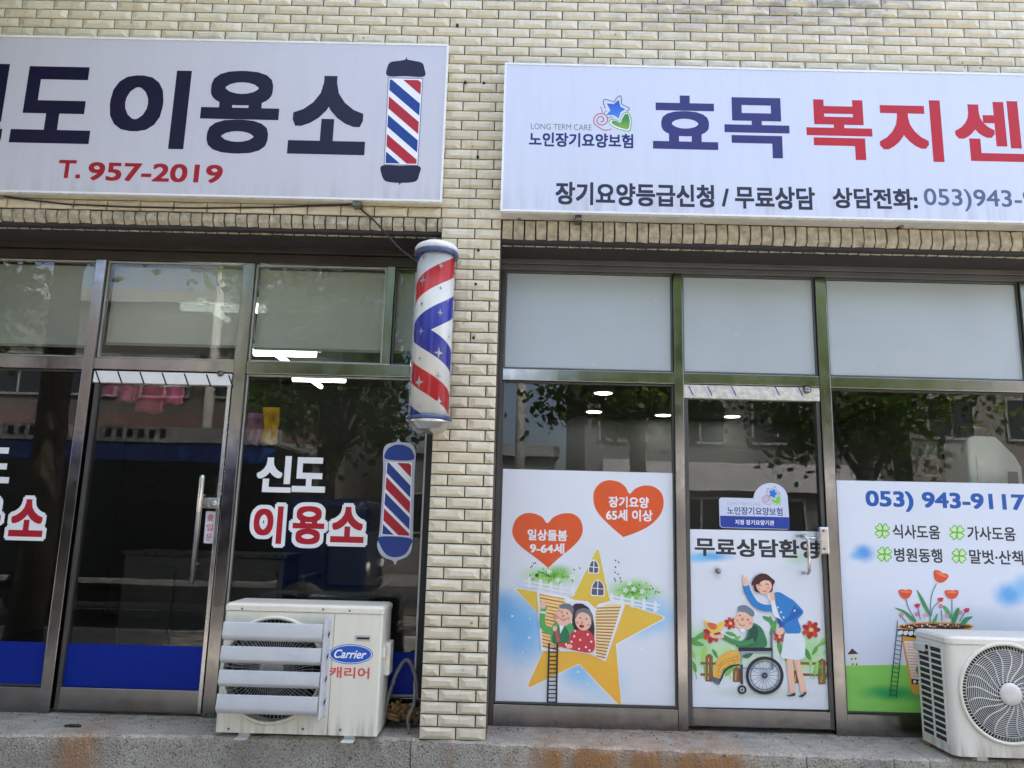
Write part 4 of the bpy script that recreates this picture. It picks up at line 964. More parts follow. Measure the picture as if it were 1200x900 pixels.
a = Art(YP-.0050, T2, 1)
# seated man
a.blob([(190, 700), (196, 640), (230, 580), (290, 546), (350, 548), (352, 622), (300, 630), (250, 660), (232, 716)], I((236, 182, 84)))
for k in range(6): a.line([(205+k*26, 690-k*26+10), (240+k*22, 700-k*18)], 3, I((196, 128, 50)))
a.line([(222, 640), (260, 600), (345, 580)], 3, I((196, 128, 50)), True); a.line([(214, 690), (238, 640), (280, 610), (346, 600)], 3, I((196, 128, 50)), True)
a.poly([(182, 702), (242, 720), (226, 756), (172, 726)], I((96, 104, 118)), 8)
a.blob([(420, 372), (470, 384), (506, 432), (514, 520), (360, 524), (330, 500), (384, 470), (400, 430)], I((58, 126, 84))); a.blob([(420, 396), (452, 388), (468, 420), (456, 480), (420, 510), (384, 490), (410, 450)], I((44, 84, 76)))
a.line([(250, 456), (320, 490), (390, 496), (440, 480)], 28, I((70, 142, 92)), True)
a.blob([(170, 440), (200, 446), (250, 440), (252, 462), (210, 466), (176, 458)], SKIN)
a.blob([(330, 330), (350, 300), (410, 305), (436, 330), (432, 390), (398, 414), (352, 406), (326, 380), (318, 352)], SKIN); a.ell(372, 416, 16, 12, VW)
a.blob([(342, 290), (350, 266), (392, 262), (436, 292), (444, 320), (428, 332), (390, 306), (346, 300)], I((120, 132, 148)))
for x, y in ((354, 324), (404, 350)): a.ell(x, y, 5, 6, DKH, n=10)
a.ell(370, 348, 10, 12, SKIN2); a.line([(346, 372), (364, 386), (386, 384)], 4, I((160, 80, 70)), True); a.ell(340, 356, 10, 8, I((240, 156, 146))); a.ell(420, 372, 12, 9, I((240, 156, 146)))
a.blob([(366, 574), (410, 560), (440, 556), (410, 586), (380, 586)], I((60, 110, 80)))
# wheelchair
GRY, BK = I((110, 122, 142)), I((44, 42, 48))
a.line([(552, 560), (552, 440), (572, 424), (612, 420), (626, 440), (622, 480)], 15, GRY, True); a.line([(366, 548), (364, 650), (556, 656)], 9, I((150, 164, 190))); a.line([(356, 552), (556, 552)], 12, I((150, 164, 190))); a.line([(554, 540), (556, 660)], 12, GRY)
a.poly([(346, 522), (556, 524), (558, 546), (346, 546)], BK, 8)
def ring(x, y, r_, w_, m_): a.line([(x+r_*math.cos(k*math.pi/20), y+r_*math.sin(k*math.pi/20)) for k in range(40)], w_, m_, closed=True)
for k in range(18): a.line([(508, 696), (508+98*math.cos(k*.349), 696+106*math.sin(k*.349))], 3, I((150, 156, 170)))
ring(508, 696, 108, 18, BK); ring(508, 696, 88, 7, I((120, 130, 150))); a.ell(508, 696, 18, 18, BK); a.ell(508, 696, 8, 8, GRY)
a.line([(364, 628), (366, 750)], 16, I((66, 70, 84))); a.line([(352, 630), (300, 640), (262, 668), (232, 730)], 9, BK, True)
ring(368, 784, 21, 12, BK); a.ell(368, 784, 15, 15, I((170, 178, 190))); a.ell(368, 784, 6, 6, BK)
a.build('wheelchair_picture', t)
a = Art(YP-.0085, T2, 1); JK, JK2 = I((52, 130, 200)), I((36, 104, 178))
a.line([(664, 596), (672, 690), (684, 805)], 36, SKIN); a.line([(706, 596), (728, 690), (752, 800)], 36, SKIN); a.line([(700, 610), (712, 680)], 4, SKIN2)
a.poly([(640, 820), (676, 816), (700, 800), (698, 822), (660, 828)], BK, 4); a.poly([(716, 826), (748, 812), (768, 794), (766, 812), (742, 832)], BK, 4)
a.poly([(632, 430), (735, 428), (762, 480), (758, 590), (720, 602), (606, 588), (622, 500)], I((232, 236, 242)), 18)
a.line([(392, 140), (410, 190), (450, 250), (500, 276), (552, 280)], 40, JK, True)
a.blob([(372, 90), (376, 70), (384, 88), (398, 84), (404, 104), (396, 126), (376, 120)], SKIN); a.line([(384, 112), (396, 140)], 24, SKIN)
a.poly([(520, 190), (560, 176), (572, 240), (600, 330), (624, 366), (560, 320), (548, 250)], VW, 8); a.poly([(536, 186), (566, 170), (570, 226), (546, 240)], SKIN, 4)
a.poly([(570, 180), (600, 178), (690, 232), (750, 296), (746, 316), (712, 346), (734, 400), (730, 436), (640, 436), (628, 380), (600, 320), (580, 250)], JK, 14)
a.poly([(690, 260), (744, 302), (700, 340), (640, 372), (622, 400), (600, 400), (612, 366), (660, 330)], JK2, 10); a.poly([(580, 335), (610, 350), (622, 372), (606, 394), (588, 366)], I((28, 86, 160)), 4)
a.blob([(576, 420), (598, 400), (622, 402), (628, 430), (606, 446), (584, 440)], SKIN)
for x, y in ((590, 274), (610, 304), (626, 336), (694, 294)): a.ell(x, y, 6, 6, VW, n=10)
a.blob([(426, 130), (444, 90), (480, 66), (520, 68), (552, 92), (572, 112), (560, 140), (556, 172), (530, 182), (470, 182), (446, 168), (440, 140)], DKH)
a.blob([(456, 130), (470, 100), (500, 104), (540, 112), (552, 140), (546, 166), (520, 188), (488, 186), (462, 160)], SKIN); a.blob([(452, 124), (476, 86), (520, 84), (548, 110), (520, 104), (490, 112), (470, 132)], DKH)
a.line([(468, 140), (478, 134), (488, 140)], 4, DKH, True); a.line([(512, 132), (522, 128), (534, 136)], 4, DKH, True); a.line([(494, 168), (508, 176), (522, 168)], 5, I((196, 60, 60)), True); a.ell(474, 158, 9, 7, I((240, 156, 146))); a.ell(530, 154, 9, 7, I((240, 156, 146)))
a.build('woman_picture', t)
# --- poster with the phone number and the flower pot house
t = thing('poster', 'wide poster with blue 053 phone number, clover list and red flowers in a pot', 'poster', (full(1080, 700)[0], YP, .15), 'illustrated posters on the welfare centre glass')
pm = paper_mat('flower_poster_stock', (.72, .77, .86), [(1013, 648, 18, 14, (60, 150, 222), .9), (1004, 652, 12, 8, (90, 180, 236), .6), (1182, 698, 24, 20, (70, 164, 230), .9), (1200, 690, 20, 22, (90, 180, 236), .7)], full, .25)
sheet(t, [(978.3, 562.8), (1214, 567.3), (1222, 846), (993.5, 834.8)], pm)
a = Art(YP-.0003, (0, 0, 1), 1)
gm = paper_mat('meadow_print', tuple(sr(140, 212, 96)[:3]), [(1045, 812, 50, 14, (40, 160, 90), .95), (1000, 800, 20, 20, (110, 196, 80), .4)], full, .2)
a.poly([(990.5, 780), (1050, 779), (1085, 781), (1216, 786), (1221, 845.5), (993.3, 834.3)], gm); a.build('meadow_picture', t)
a = Art(YP-.0004, (0, 0, 1), 2)
a.text('053) 943-9117', 1014.5, 577, 601, 1201, I((36, 92, 172)), .030); a.build('lettering', t)
for s_, x0, yt, yb, x1 in (('식사도움', 1046, 615, 631.5, 1101.5), ('가사도움', 1133.5, 617, 633.5, 1190), ('병원동행', 1048, 642.5, 659, 1104), ('말벗·산책', 1136, 644.5, 661.5, 1199)):
    Art(YP-.0004, (0, 0, 1), 2).text(s_, x0, yt, yb, x1, I((56, 56, 64)), .02).build('lettering', t)
CL, CLL = I((104, 186, 72)), I((206, 232, 178))
for x, y in ((1034, 622), (1121.5, 624), (1036.5, 649.5), (1124, 651.5)):
    a = Art(YP-.0004, (0, 0, 1), 2)
    for an in (47, 137, 227, 317):
        cx_, cy_ = x+4.6*math.cos(R(an)), y+4.6*math.sin(R(an)); a.blob([(x+u*math.cos(R(an))-w2*math.sin(R(an)), y+u*math.sin(R(an))+w2*math.cos(R(an))) for u, w2 in ((.2, 0), (4, 3.9), (8, 4.3), (9.3, 2), (8.2, 0), (9.3, -2), (8, -4.3), (4, -3.9))], CL, 4)
    for an in (47, 137, 227, 317):
        cx_, cy_ = x+4.6*math.cos(R(an)), y+4.6*math.sin(R(an)); a.blob([(x+u*math.cos(R(an))-w2*math.sin(R(an)), y+u*math.sin(R(an))+w2*math.cos(R(an))) for u, w2 in ((1.6, 0), (4.4, 2.6), (7.5, 3.1), (8.2, 1.9), (7, 0), (8.2, -1.9), (7.5, -3.1), (4.4, -2.6))], CLL, 4)
    a.build('clover_picture', t)
T3 = (980, 660, 5.294)
a = Art(YP-.0006, T3, 2)
a.poly([(84, 562), (132, 560), (134, 634), (86, 634)], I((222, 224, 206))); a.poly([(68, 566), (98, 528), (138, 562)], I((64, 54, 66)))
for x, y in ((96, 594), (120, 592), (102, 627), (126, 627)): a.ell(x, y, 5, 7, I((90, 84, 90)), n=10)
a.build('house_picture', t)
a = Art(YP-.0006, T3, 2); POT = I((232, 170, 84))
a.poly([(392, 400), (850, 404), (800, 830), (470, 812)], POT, 30); a.poly([(420, 482), (560, 490), (540, 730), (466, 712)], I((246, 226, 214)), 6)
for k in range(12): a.line([(428+k*3.5, 500+k*18), (550-k*1, 508+k*18)], 4, I((214, 160, 110)))
a.ell(515, 660, 22, 26, I((86, 150, 90))); a.ell(520, 692, 14, 12, I((206, 76, 70))); a.poly([(466, 718), (540, 722), (540, 752), (466, 748)], BK); a.ell(486, 735, 10, 10, VW); a.ell(516, 738, 10, 10, VW)
a.ell(616, 392, 236, 28, POT); a.ell(616, 394, 222, 20, I((70, 52, 44)))
for k in range(26): a.ell(420+k*16, 392+random.uniform(-12, 10), 8, 6, random.choice((I((226, 150, 110)), I((240, 214, 180)), I((170, 90, 60)))), random.uniform(0, 90), 10)
a.poly([(378, 408), (560, 416), (550, 470), (388, 446)], BK, 6)
for k, x in enumerate((398, 430, 462, 496, 528)): a.poly([(x-14, 420+k*1.5), (x+12, 416+k*1.5), (x+15, 436+k*2), (x-4, 446+k*2), (x-16, 438+k*2)], VW, 3)
a.build('flower_pot_picture', t)
a = Art(YP-.0030, T3, 2); ST, LF, LF2 = I((96, 120, 130)), I((70, 150, 96)), I((96, 176, 110))
for pts in ([(434, 220), (450, 280), (496, 360)], [(622, 126), (590, 210), (582, 370)], [(718, 226), (718, 290), (716, 350)], [(508, 280), (522, 350)], [(636, 240), (600, 280), (588, 330)], [(652, 290), (656, 360)], [(800, 300), (764, 360)], [(405, 330), (436, 370)]): a.line(pts, 5, ST, True)
for pts in ([(498, 164), (540, 220), (584, 310), (582, 330), (540, 270)], [(362, 276), (420, 292), (470, 330), (494, 364), (470, 358), (420, 310)], [(660, 262), (690, 276), (712, 320), (706, 344), (684, 310)], [(764, 280), (740, 290), (716, 350), (722, 388), (748, 350)], [(846, 332), (800, 336), (772, 372), (790, 388), (820, 356)], [(628, 310), (620, 360), (596, 372), (604, 344)]): a.blob(pts, random.choice((LF, LF2)), 5)
FR1, FR2 = I((222, 84, 52)), I((238, 128, 84))
for x, y, w_, h_, an in ((428, 192, 42, 30, 0), (644, 86, 48, 34, 22), (716, 194, 44, 28, 0)):
    c, s_ = math.cos(R(an)), math.sin(R(an)); P_ = lambda u, v: (x+u*w_*c-v*h_*s_, y+u*w_*s_+v*h_*c)
    a.blob([P_(-1, -.7), P_(-.4, -1), P_(.1, -.85), P_(.6, -1), P_(1, -.6), P_(.7, .5), P_(.1, 1), P_(-.6, .6)], FR1, 5); a.blob([P_(-.8, -.55), P_(-.2, -.75), P_(.5, -.7), P_(.8, -.4), P_(.1, -.25)], FR2, 5)
for x, y in ((502, 264), (646, 226), (808, 292)): a.poly([(x-20, y-4), (x-4, y-14), (x+20, y-12), (x+12, y+12), (x-6, y+14)], I((206, 56, 80)), 4)
for x, y in ((402, 322), (648, 266), (554, 318), (500, 316), (684, 326), (768, 306)):
    m_ = random.choice((I((226, 120, 130)), I((240, 180, 160))))
    for q in range(6): a.ell(x+9*math.cos(q*1.047), y+9*math.sin(q*1.047), 6, 4, m_, q*60, 8)
a.build('flower_picture', t)
a = Art(YP-.0060, T3, 2); LD2 = I((50, 70, 76))
a.line([(380, 356), (374, 440), (332, 824)], 5, LD2); a.line([(410, 460), (372, 836)], 5, LD2)
for k in range(14): a.line([(374-k*3.1, 450+k*28), (408-k*2.7, 458+k*28)], 4, LD2)
a.build('ladder_picture', t)
# --- white and blue care institution sticker above the door poster
t = thing('care_sticker', 'white and blue round topped sticker on the glass above the wheelchair poster', 'sticker', (full(885, 600)[0], YP, full(885, 620)[1]))
T5 = (830, 560, 7.5)
a = Art(YP-.0002, T5, 1)
out = [(112, 172), (392, 180)]+[(548+152*math.cos(R(an)), 190-146*math.sin(R(an))) for an in range(176, -1, -8)]+[(716, 430), (700, 452), (680, 454), (120, 438), (100, 420), (94, 190)]
a.poly(out, I((206, 212, 232))); a.build('sheet', t)
a = Art(YP-.0004, T5, 1); a.poly([(104, 332), (712, 346), (716, 430), (700, 450), (124, 434), (106, 418)], I((38, 66, 156))); a.build('blue_band', t)
# the emblem again, at the sticker's size
LX = Art(YP-.0006, T5, 1)
class Small(Art):
    def P(s, x, y): return super().P(466+(x-630)*.50, 76+(y-92)*.52)
vg1 = ink((40, 124, 206)); vg2 = ink((128, 206, 84))
a = Small(YP-.0006, T5, 1); care_logo(a); a.build('emblem', t)
Art(YP-.0006, T5, 1).text('LONG TERM CARE', 166, 214, 240, 460, I((168, 178, 188)), -.004).build('lettering', t)
Art(YP-.0006, T5, 1).text('노인장기요양보험', 166, 257, 328, 652, I((38, 62, 130)), .016).build('lettering', t)
Art(YP-.0009, T5, 1).text('지정 장기요양기관', 236, 370, 414, 580, VW, .02).build('lettering', t)
#%%SPLIT4
# ------------------------------------------------------------------ inside the shops
TUBE = emit('lit_tube', (.92, 1, .95), 2.2); DOWN = emit('lit_downlight', (1, .98, .92), 4)
def room_lamp(x, y, zc, ln, label):
    X, Yy = atz(x, y, zc-.08); t = thing('tube_light', label, 'ceiling light', (X, Yy, zc), 'tube lights in the barber shop')
    MB().box(X-ln/2-.04, X+ln/2+.04, Yy-.06, Yy+.06, zc-.05, zc, WHITE).build('housing', t)
    MB().tube([(X-ln/2, Yy, zc-.08), (X+ln/2, Yy, zc-.08)], .034, TUBE, 10).build('tube', t)
    MB().tube([(X, Yy-.45, zc-.15), (X, Yy+.1, zc-.15)], .026, TUBE, 10).build('tube', t)
room_lamp(334, 414, 2.95, .62, 'lit crossed tube lights just under the grey blind left of the barber pole')
room_lamp(374, 444.5, 2.95, .62, 'lit crossed tube lights at the top of the window with 신도 letters')
room_lamp(262, 361, 2.95, .66, 'lit crossed tube lights glowing through the grey blind above the barber door')
for x, y, l in ((707, 460, 'lit ceiling downlight near the top of the window over the right heart'), (696, 482, 'lit ceiling downlight lower left of another in the window over the hearts'), (777, 486, 'lit ceiling downlight beside the frame left of the welfare centre door'), (858, 487.5, 'lit ceiling downlight seen through the welfare centre door glass')):
    X, Yy = atz(x, y, 2.975); t = thing('downlight', l, 'ceiling light', (X, Yy, 2.97), 'round downlights in the welfare centre')
    MB().lathe([(.115, 2.965), (.115, 2.979)], DOWN, (X, Yy, 0), 'Z', 24).build('lamp', t)
    MB().lathe([(.117, 2.962), (.135, 2.962), (.135, 2.979), (.117, 2.979)], WHITE, (X, Yy, 0), 'Z', 24, cap=False).build('ring', t)
# towels on a rail
def towel(x0, y0_, x1, y1_, Y, c, label):
    X0, Z0 = at(x0, y0_, Y); X1, Z1 = at(x1, y1_, Y); nx, nz = 10, 6; vs = []
    for s_ in (0, .012):
        for j in range(nz+1):
            for i in range(nx+1):
                u = i/nx; vs.append((X0+(X1-X0)*u+.006*math.sin(j*1.7+i), Y+s_+.012*math.sin(u*9+j*.4)*(j/nz+.3), Z0+(Z1-Z0)*j/nz+.008*math.sin(u*7)*(j/nz)))
    b = MB(); W_ = nx+1; H_ = (nx+1)*(nz+1)
    fs = []
    for j in range(nz):
        for i in range(nx):
            q = j*W_+i; fs += [(q, q+1, q+W_+1, q+W_), (H_+q, H_+q+W_, H_+q+W_+1, H_+q+1)]
    for i in range(nx): fs += [(i, H_+i, H_+i+1, i+1), (nz*W_+i, nz*W_+i+1, H_+nz*W_+i+1, H_+nz*W_+i)]
    for j in range(nz): fs += [(j*W_, (j+1)*W_, H_+(j+1)*W_, H_+j*W_), (j*W_+nx, H_+j*W_+nx, H_+(j+1)*W_+nx, (j+1)*W_+nx)]
    b.add(vs, fs, plain('towel_%02x%02x%02x' % tuple(int(q*255) for q in c), c, .95, var=.25, scale=14, bump=.4), True)
    tag(b.build('towel'), label, 'towel', 'towels hung to dry in the barber shop')
PK = (.62, .12, .26)
towel(116, 451, 138, 464, 1.3, PK, 'short pink towel hung at the left end of the rail behind the door'); towel(140, 451, 158, 471, 1.3, (.55, .10, .24), 'pink towel second from left on the rail behind the barber door')
towel(160, 451, 190, 484, 1.3, (.50, .09, .16), 'crimson pink towel hanging lowest on the rail behind the barber door'); towel(194, 452, 214, 474, 1.3, PK, 'bright pink towel at the right end of the rail behind the barber door')
tag(MB().tube([(at(110, 451, 1.3)[0], 1.306, at(110, 451, 1.3)[1]), (at(224, 453, 1.3)[0], 1.306, at(224, 453, 1.3)[1])], .008, STEELB, 8).build('towel_rail'), 'thin steel rail with pink towels behind the barber door glass', 'rail')
towel(308, 477, 325, 520, 1.2, (.65, .36, .02), 'yellow towel hanging behind the window glass above 신도'); towel(291, 484, 306, 522, 1.2, (.22, .06, .18), 'dull purple towel left of the yellow one behind the window glass')
# barber chair and cabinet, dim behind the dark glass
def cabinet(X, Y, w_, d_, h_, label):
    t = thing('cabinet', label, 'cabinet', (X, Y, 0)); m_ = plain('dark_cabinet', (.07, .06, .055), .4)
    b = MB(); b.box(X-w_/2, X+w_/2, Y, Y+d_, 0, h_, m_); b.build('body', t, bevel=.01)
    for k in range(3): q = MB(); q.box(X-w_/2+.03+k*(w_-.06)/3, X-w_/2+.01+(k+1)*(w_-.06)/3, Y-.018, Y-.001, .1, h_-.1, m_); q.build('cabinet_door', t, bevel=.006)
    MB().box(X-w_/2-.02, X+w_/2+.02, Y-.03, Y+d_+.01, h_+.001, h_+.03, plain('cabinet_top', (.06, .055, .05), .3)).build('top', t)
cabinet(-2.5, 1.6, 1.3, .45, .92, 'low dark cabinet standing behind the barber door glass')
def chair(X, Y):
    t = thing('barber_chair', 'black barber chair on a round steel foot behind the window', 'barber chair', (X, Y, 0)); L = plain('black_leather', (.02, .02, .02), .35)
    MB().box(X-.28, X+.28, Y-.28, Y+.28, .48, .62, L).build('seat', t, bevel=.04); MB().box(X-.26, X+.26, Y+.24, Y+.36, .63, 1.15, L).build('backrest', t, bevel=.04); MB().box(X-.13, X+.13, Y+.25, Y+.35, 1.17, 1.36, L).build('headrest', t, bevel=.04)
    for s_ in (-1, 1): MB().box(X+s_*.32-.04, X+s_*.32+.04, Y-.26, Y+.28, .70, .77, L).build('armrest', t, bevel=.02)
    MB().lathe([(.30, .0), (.30, .02), (.12, .05), (.05, .09), (.05, .47)], STEELB, (X, Y, 0), 'Z', 32).build('pedestal', t); MB().box(X-.2, X+.2, Y-.62, Y-.5, .2, .23, STEELB).build('footrest', t, bevel=.01)
chair(-1.45, 2.1)
# standing air conditioner and framed notices in the welfare centre
X0, Zt = at(1128, 511, .60); X1, _ = at(1186, 511, .60)
t = thing('standing_air_conditioner', 'white standing air conditioner behind the glass above the phone number poster', 'air conditioner', ((X0+X1)/2, .7, 0))
b = MB(); wd_ = X1-X0
b.prism([(X0, 0), (X0, Zt-.03), (X0+.03, Zt), (X0+.60*wd_, Zt-.004), (X0+.72*wd_, Zt-.045), (X1-.02, Zt-.13), (X1+.015, Zt-.20), (X1+.015, 0)], .55, .86, plain('aircon_white', (.86, .86, .84), .35, var=.03)); b.build('body', t, bevel=.02)
for k in range(3):
    for j in range(2): MB().box(X1-.085+j*.034, X1-.057+j*.034, .534+j*.006, .551+j*.012, Zt-.56+k*.11, Zt-.465+k*.11, plain('vent_grey', (.16, .17, .17), .5)).build('vent', t)
MB().box(X0+.05, X1-.13, .543, .5485, Zt-.8, Zt-.14, plain('aircon_front', (.86, .86, .85), .25)).build('front_panel', t)
def notice(x0, y0_, x1, y1_, Y, label, cols_):
    X0, Z1 = at(x0, y0_, Y); X1, Z0 = at(x1, y1_, Y); t = thing('framed_notice', label, 'picture frame', ((X0+X1)/2, Y, Z0), 'framed notices in the welfare centre')
    b = MB()
    for q in ((X0, X0+.02, Z0, Z1), (X1-.02, X1, Z0, Z1), (X0+.02, X1-.02, Z0, Z0+.02), (X0+.02, X1-.02, Z1-.02, Z1)): b.box(q[0], q[1], Y-.01, Y+.02, q[2], q[3], plain('notice_frame', (.12, .12, .12), .4))
    b.build('frame', t); MB().box(X0+.02, X1-.02, Y, Y+.015, Z0+.02, Z1-.02, plain('notice_paper', (.62, .63, .64), .5)).build('sheet', t)
    for k, c in enumerate(cols_):
        u0, u1, v0, v1, rgb = c; MB().box(X0+(X1-X0)*u0, X0+(X1-X0)*u1, Y-.003-.0005*k, Y-.0002, Z0+(Z1-Z0)*v0, Z0+(Z1-Z0)*v1, plain('notice_%d%d' % (k, int(x0)), rgb, .5)).build('notice_field', t)
notice(1066, 514, 1104, 562, 2.2, 'framed notice with pale and purple fields left of the standing air conditioner', [(.10, .35, .55, .8, (.30, .38, .46)), (.42, .8, .6, .9, (.6, .62, .64)), (.42, .85, .12, .5, (.22, .14, .26)), (.1, .35, .12, .45, (.4, .32, .42))])
notice(1104, 508, 1123, 562, 2.3, 'narrow framed notice wedged beside the standing air conditioner', [(.2, .8, .5, .8, (.42, .42, .44)), (.2, .8, .15, .42, (.34, .18, .2))])
notice(1122, 497, 1160, 520, 2.6, 'framed notice partly hidden above the standing air conditioner', [(.1, .9, .2, .8, (.3, .31, .31))])

# ------------------------------------------------------------------ fallen leaves
LEAFB = plain('dry_leaf', (.30, .13, .05), .7, var=.4, scale=40); LEAFD = plain('dark_leaf', (.035, .028, .02), .7, var=.3)
def leaf(x, y, s_, m_, label, tilt, lobes):
    X, Yy = atz(x, y, .0); b = MB(); vs = [(X, Yy, .012)]; n = 20
    for k in range(n):
        a_ = 2*math.pi*k/n; r_ = s_*(.55+.45*abs(math.cos(a_*lobes/2))); vs.append((X+r_*math.cos(a_), Yy+r_*.6*math.sin(a_)*math.cos(tilt), .004+abs(r_*math.sin(a_)*math.sin(tilt))+.006*(k % 2)))
    b.add(vs+[(x_, y_, z_-.0012) for x_, y_, z_ in vs], [(0, k+1, (k+1) % n+1) for k in range(n)]+[(n+1, n+1+(k+1) % n+1, n+1+k+1) for k in range(n)], m_); tag(b.build('fallen_leaf', fix=False), label, 'leaf')
leaf(908, 849, .045, LEAFB, 'curled brown leaf lying at the foot of the welfare centre door', .9, 5)
leaf(85, 852, .05, LEAFD, 'dark shrivelled leaf on the step below the barber door', .15, 2)
leaf(946, 874, .012, plain('pebble', (.5, .48, .45), .8), 'tiny pale scrap on the step edge right of the centre door', .8, 2)

gr = MB(); GM = [plain('grit_dark', (.06, .05, .04), .9), plain('grit_pale', (.45, .42, .36), .9), plain('grit_brown', (.20, .12, .06), .9)]
for k in range(420):
    x = random.uniform(-3.4, 3.4); y = .33-abs(random.gauss(0, .10)) if random.random() < .6 else random.uniform(-.05, .3)
    if y < -.03 or (PL-.01 < x < XR0+.01 and y > -.04): continue
    q = random.uniform(.0025, .007); c_ = [(x+q*math.cos(a_)*random.uniform(.6, 1.3), y+q*math.sin(a_)*random.uniform(.6, 1.3)) for a_ in (0, 1.3, 2.5, 3.8, 5.1)]
    z0 = .0015; gr.add([(a_, b_, z0) for a_, b_ in c_]+[(x+(a_-x)*.6, y+(b_-y)*.6, z0+q*.6) for a_, b_ in c_], [(i, (i+1) % 5, 5+(i+1) % 5, 5+i) for i in range(5)]+[(5, 6, 7, 8, 9)], random.choice(GM))
g_ = gr.build('grit'); g_['kind'] = 'stuff'; g_['label'] = 'scattered grit and crumbs along the foot of the shopfronts'; g_['category'] = 'grit'
for x, y in ((560.7, 293.7), (557.6, 333.3), (555, 396), (545.5, 97), (567, 98), (560, 184), (536, 30)):
    X, Z = at(x, y, -.02); MB().lathe([(.009, -.030), (.009, -.012)], DARK, (X, 0, Z), 'Y', 10).build('anchor_hole', bld)
# ------------------------------------------------------------------ the street behind the camera (seen in the glass, and lighting the facade)
BARK = plain('bark', (.11, .085, .065), .9, var=.4, scale=8, bump=.6)
def leafmat(name, c):
    m = N(name); m.color(m.ramp(m.noise(1.3, 3), [(.3, tuple(v*.75 for v in c)), (.7, tuple(v*1.25 for v in c))])); m.rough(.5)
    tl = m.n('BsdfTranslucent'); tl.inputs[0].default_value = (c[0]*2.2, c[1]*2.0, c[2]*1.0, 1); mx = m.n('MixShader'); mx.inputs[0].default_value = .4
    m.l(m.b.outputs[0], mx.inputs[1]); m.l(tl.outputs[0], mx.inputs[2]); m.l(mx.outputs[0], m.o.inputs[0]); return m.m
LF_ = [leafmat('leaf_green', (.06, .115, .025)), leafmat('leaf_light', (.11, .18, .035))]
def tree(X, Y, zb, zt, rad, nleaf, label, gz=-.34):
    t = thing('street_tree', label, 'tree', (X, Y, gz), 'plane trees along the street'); zc = (zb+zt)/2; hz = (zt-zb)/2
    b = MB(); b.tube([(X, Y, gz), (X+.04, Y, gz+1.2), (X-.03, Y+.03, zb), (X+.05, Y, zc+.4)], [.19, .16, .14, .07], BARK, 10)
    tips = []
    for k in range(9):
        a_ = k*2.4; p = Vector((X+rad*.7*math.cos(a_), Y+rad*.7*math.sin(a_), zc+hz*random.uniform(-.5, .7))); s0 = Vector((X, Y, zb+(zc-zb)*random.uniform(-.2, .7)))
        b.tube([s0, s0.lerp(p, .5)+Vector((0, 0, .15)), p], [.07, .045, .015], BARK, 6); tips.append(p)
    b.build('trunk', t)
    c = MB(); cl = []
    for k in range(70):
        while True:
            u = Vector((random.uniform(-1, 1), random.uniform(-1, 1), random.uniform(-1, 1)))
            if .35 < u.length < 1: break
        cl.append((Vector((X+u.x*rad, Y+u.y*rad, zc+u.z*hz)), random.uniform(.22, .5)))
    for k in range(nleaf):
        p0_, s_ = random.choice(cl); p = p0_+Vector((random.gauss(0, s_), random.gauss(0, s_), random.gauss(0, s_*.7)))
        d = Vector((random.gauss(0, 1), random.gauss(0, 1), random.gauss(-.3, .6))).normalized(); e_ = d.cross(Vector((random.gauss(0, 1), random.gauss(0, 1), random.gauss(0, 1)))).normalized(); L = random.uniform(.10, .19)
        c.add([p, p+d*L*.45+e_*L*.42, p+d*L, p+d*L*.45-e_*L*.42], [(0, 1, 2, 3)], LF_[k % 3 == 0])
    c.build('crown', t, fix=False)
tree(2.2, -8.3, 2.5, 7.6, 2.1, 11000, 'leafy street tree behind the camera, facing the centre door')
tree(6.3, -8.4, 2.4, 7.6, 2.6, 10000, 'leafy street tree across the road from the welfare centre')
tree(-4.9, -2.5, 4.6, 8.2, 2.4, 15000, 'leafy street tree on the near pavement left of the barber shop')
tree(-8.6, -3.4, 3.0, 8.0, 2.8, 14000, 'unseen leafy tree on the near pavement, furthest left, added to shade the facade')  # added out of view to darken the left end of the facade
tree(-3.4, -8.5, 2.3, 7.4, 2.2, 10000, 'leafy street tree on the median strip beside the blue box truck')
# blue truck by the far kerb
TB = plain('truck_blue', (.007, .016, .07), .25, var=.06); TW = plain('truck_white', (.85, .85, .85), .35); TG = plain('truck_window', (.02, .025, .03), .08); TK = plain('truck_black', (.02, .02, .02), .6)
t = thing('box_truck', 'blue box truck with white slatted roof rack parked on the road', 'truck', (-5.4, -6.4, -.46))
MB().box(-9.0, -3.5, -7.73, -5.73, .35, 2.30, plain('truck_dark', (.006, .007, .012), .35)).build('cargo_box', t, bevel=.03)
MB().box(-8.97, -3.53, -5.727, -5.705, 2.02, 2.27, plain('truck_stripe', (.03, .09, .45), .25)).build('side_stripe', t, bevel=.004)
MB().box(-3.42, -2.15, -7.63, -5.83, .15, 1.55, TB).build('cab', t, bevel=.12); MB().box(-3.2, -2.30, -7.65, -5.81, .95, 1.40, TG).build('side_window', t); MB().box(-9.1, -2.3, -7.33, -6.13, -.02, .14, TK).build('chassis', t)
r_ = MB()
for k in range(36): r_.box(-9.0+k*.152, -8.92+k*.152, -7.73, -5.71, 2.36, 2.40, TW)
for y in (-7.73, -5.73): r_.box(-9.05, -3.45, y, y+.05, 2.303, 2.52, TW)
for k in range(24):
    if k % 9 < 7: r_.box(-8.9+k*.16, -8.82+k*.16, -5.68, -5.67, 2.36, 2.48, TK)
r_.build('roof_rack', t)
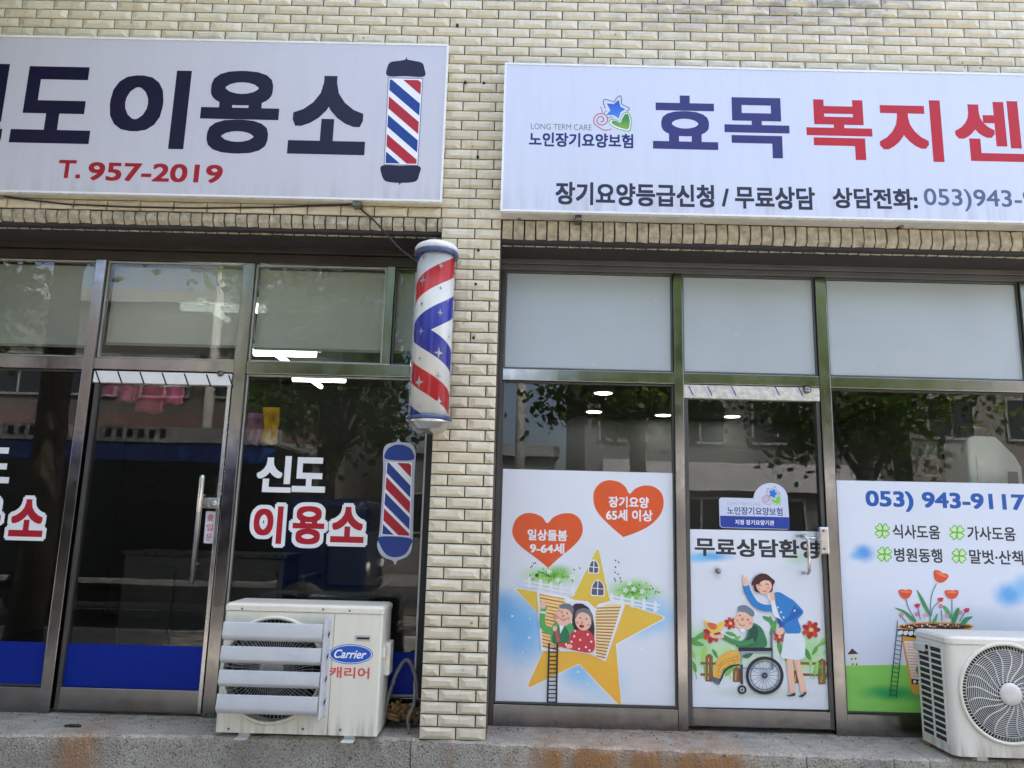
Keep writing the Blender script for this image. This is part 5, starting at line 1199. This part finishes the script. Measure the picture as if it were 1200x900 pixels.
for x in (-8.0, -3.0):
    for y in (-7.63, -5.93):
        wh = MB(); wh.lathe([(.2, y-.12), (.40, y-.12), (.42, y-.06), (.42, y+.06), (.40, y+.12), (.2, y+.12)], TK, (x, 0, -.04), 'Y', 28); wo = wh.build('wheel', t); MB().lathe([(.02, y-.125), (.22, y-.125), (.22, y+.125), (.02, y+.125)], plain('rim_grey', (.4, .4, .4), .4, .6), (x, 0, -.04), 'Y', 24).build('rim', wo)
for y in (-7.33, -6.13): MB().lathe([(.09, -2.16), (.09, -2.12)], TW, (0, y, .55), 'X', 18).build('headlight', t)
def house(X0, X1, Y0, Y1, H, c, floors, nw, label, sign=None):
    t = thing('street_building', label, 'building', ((X0+X1)/2, (Y0+Y1)/2, -.34)); wm = plain('facade_%d' % int(X0*10), c, .85, var=.12, scale=2)
    MB().box(X0, X1, Y0, Y1, -.34, H, wm).build('wall', t); MB().box(X0-.15, X1+.15, Y0-.15, Y1+.15, H+.002, H+.35, plain('parapet', (.3, .3, .3), .9)).build('roof', t)
    fh = H/floors
    for f in range(floors):
        for k in range(nw):
            cx_ = X0+(X1-X0)*(k+.5)/nw; z0 = f*fh+.9; wf = MB()
            for q in ((-.75, -.68, 0, 1.3), (.68, .75, 0, 1.3), (-.68, .68, 0, .07), (-.68, .68, 1.23, 1.3), (-.03, .03, .07, 1.23)): wf.box(cx_+q[0], cx_+q[1], Y1+.002, Y1+.06, z0+q[2], z0+q[3], plain('house_window_frame', (.26, .26, .26), .5))
            wo = wf.build('window', t); MB().box(cx_-.68, cx_+.68, Y1+.004, Y1+.02, z0+.07, z0+1.23, TG).build('pane', wo)
    if sign: MB().box(X0+.5, X1-.5, Y1+.01, Y1+.25, fh-.45, fh+.35, plain('street_sign_%d' % int(X0*10), sign, .4)).build('sign_board', t)
house(2.0, 11.0, -26, -17.0, 8.5, (.12, .12, .117), 3, 4, 'grey three storey house across the road from the welfare centre', (.5, .5, .52))
house(-4.2, 1.2, -28, -19, 3.4, (.16, .16, .16), 1, 2, 'low grey house across the road from the brick pillar')
house(-16.0, -5.0, -26, -17.0, 7.6, (.11, .10, .09), 2, 5, 'brown two storey house across the road from the barber shop', (.16, .10, .09))
house(11.8, 24.0, -26, -17.5, 6.4, (.2, .19, .17), 2, 5, 'cream two storey house far right across the road')
house(-30.0, -16.8, -26, -17.5, 9.0, (.2, .195, .19), 3, 5, 'pale three storey house far left across the road')
def upole(X, Y, label):
    t = thing('utility_pole', label, 'utility pole', (X, Y, -.34), 'utility poles along the far pavement'); MB().tube([(X, Y, -.34), (X, Y, 9)], [.16, .11], plain('pole_concrete', (.5, .49, .46), .8), 12).build('shaft', t)
    MB().box(X-.9, X+.9, Y-.05, Y+.05, 8.1, 8.2, STEELD).build('crossarm', t)
upole(.1, -15.4, 'grey utility pole across the road from the brick pillar'); upole(-8.5, -15.4, 'grey utility pole across the road from the barber shop')
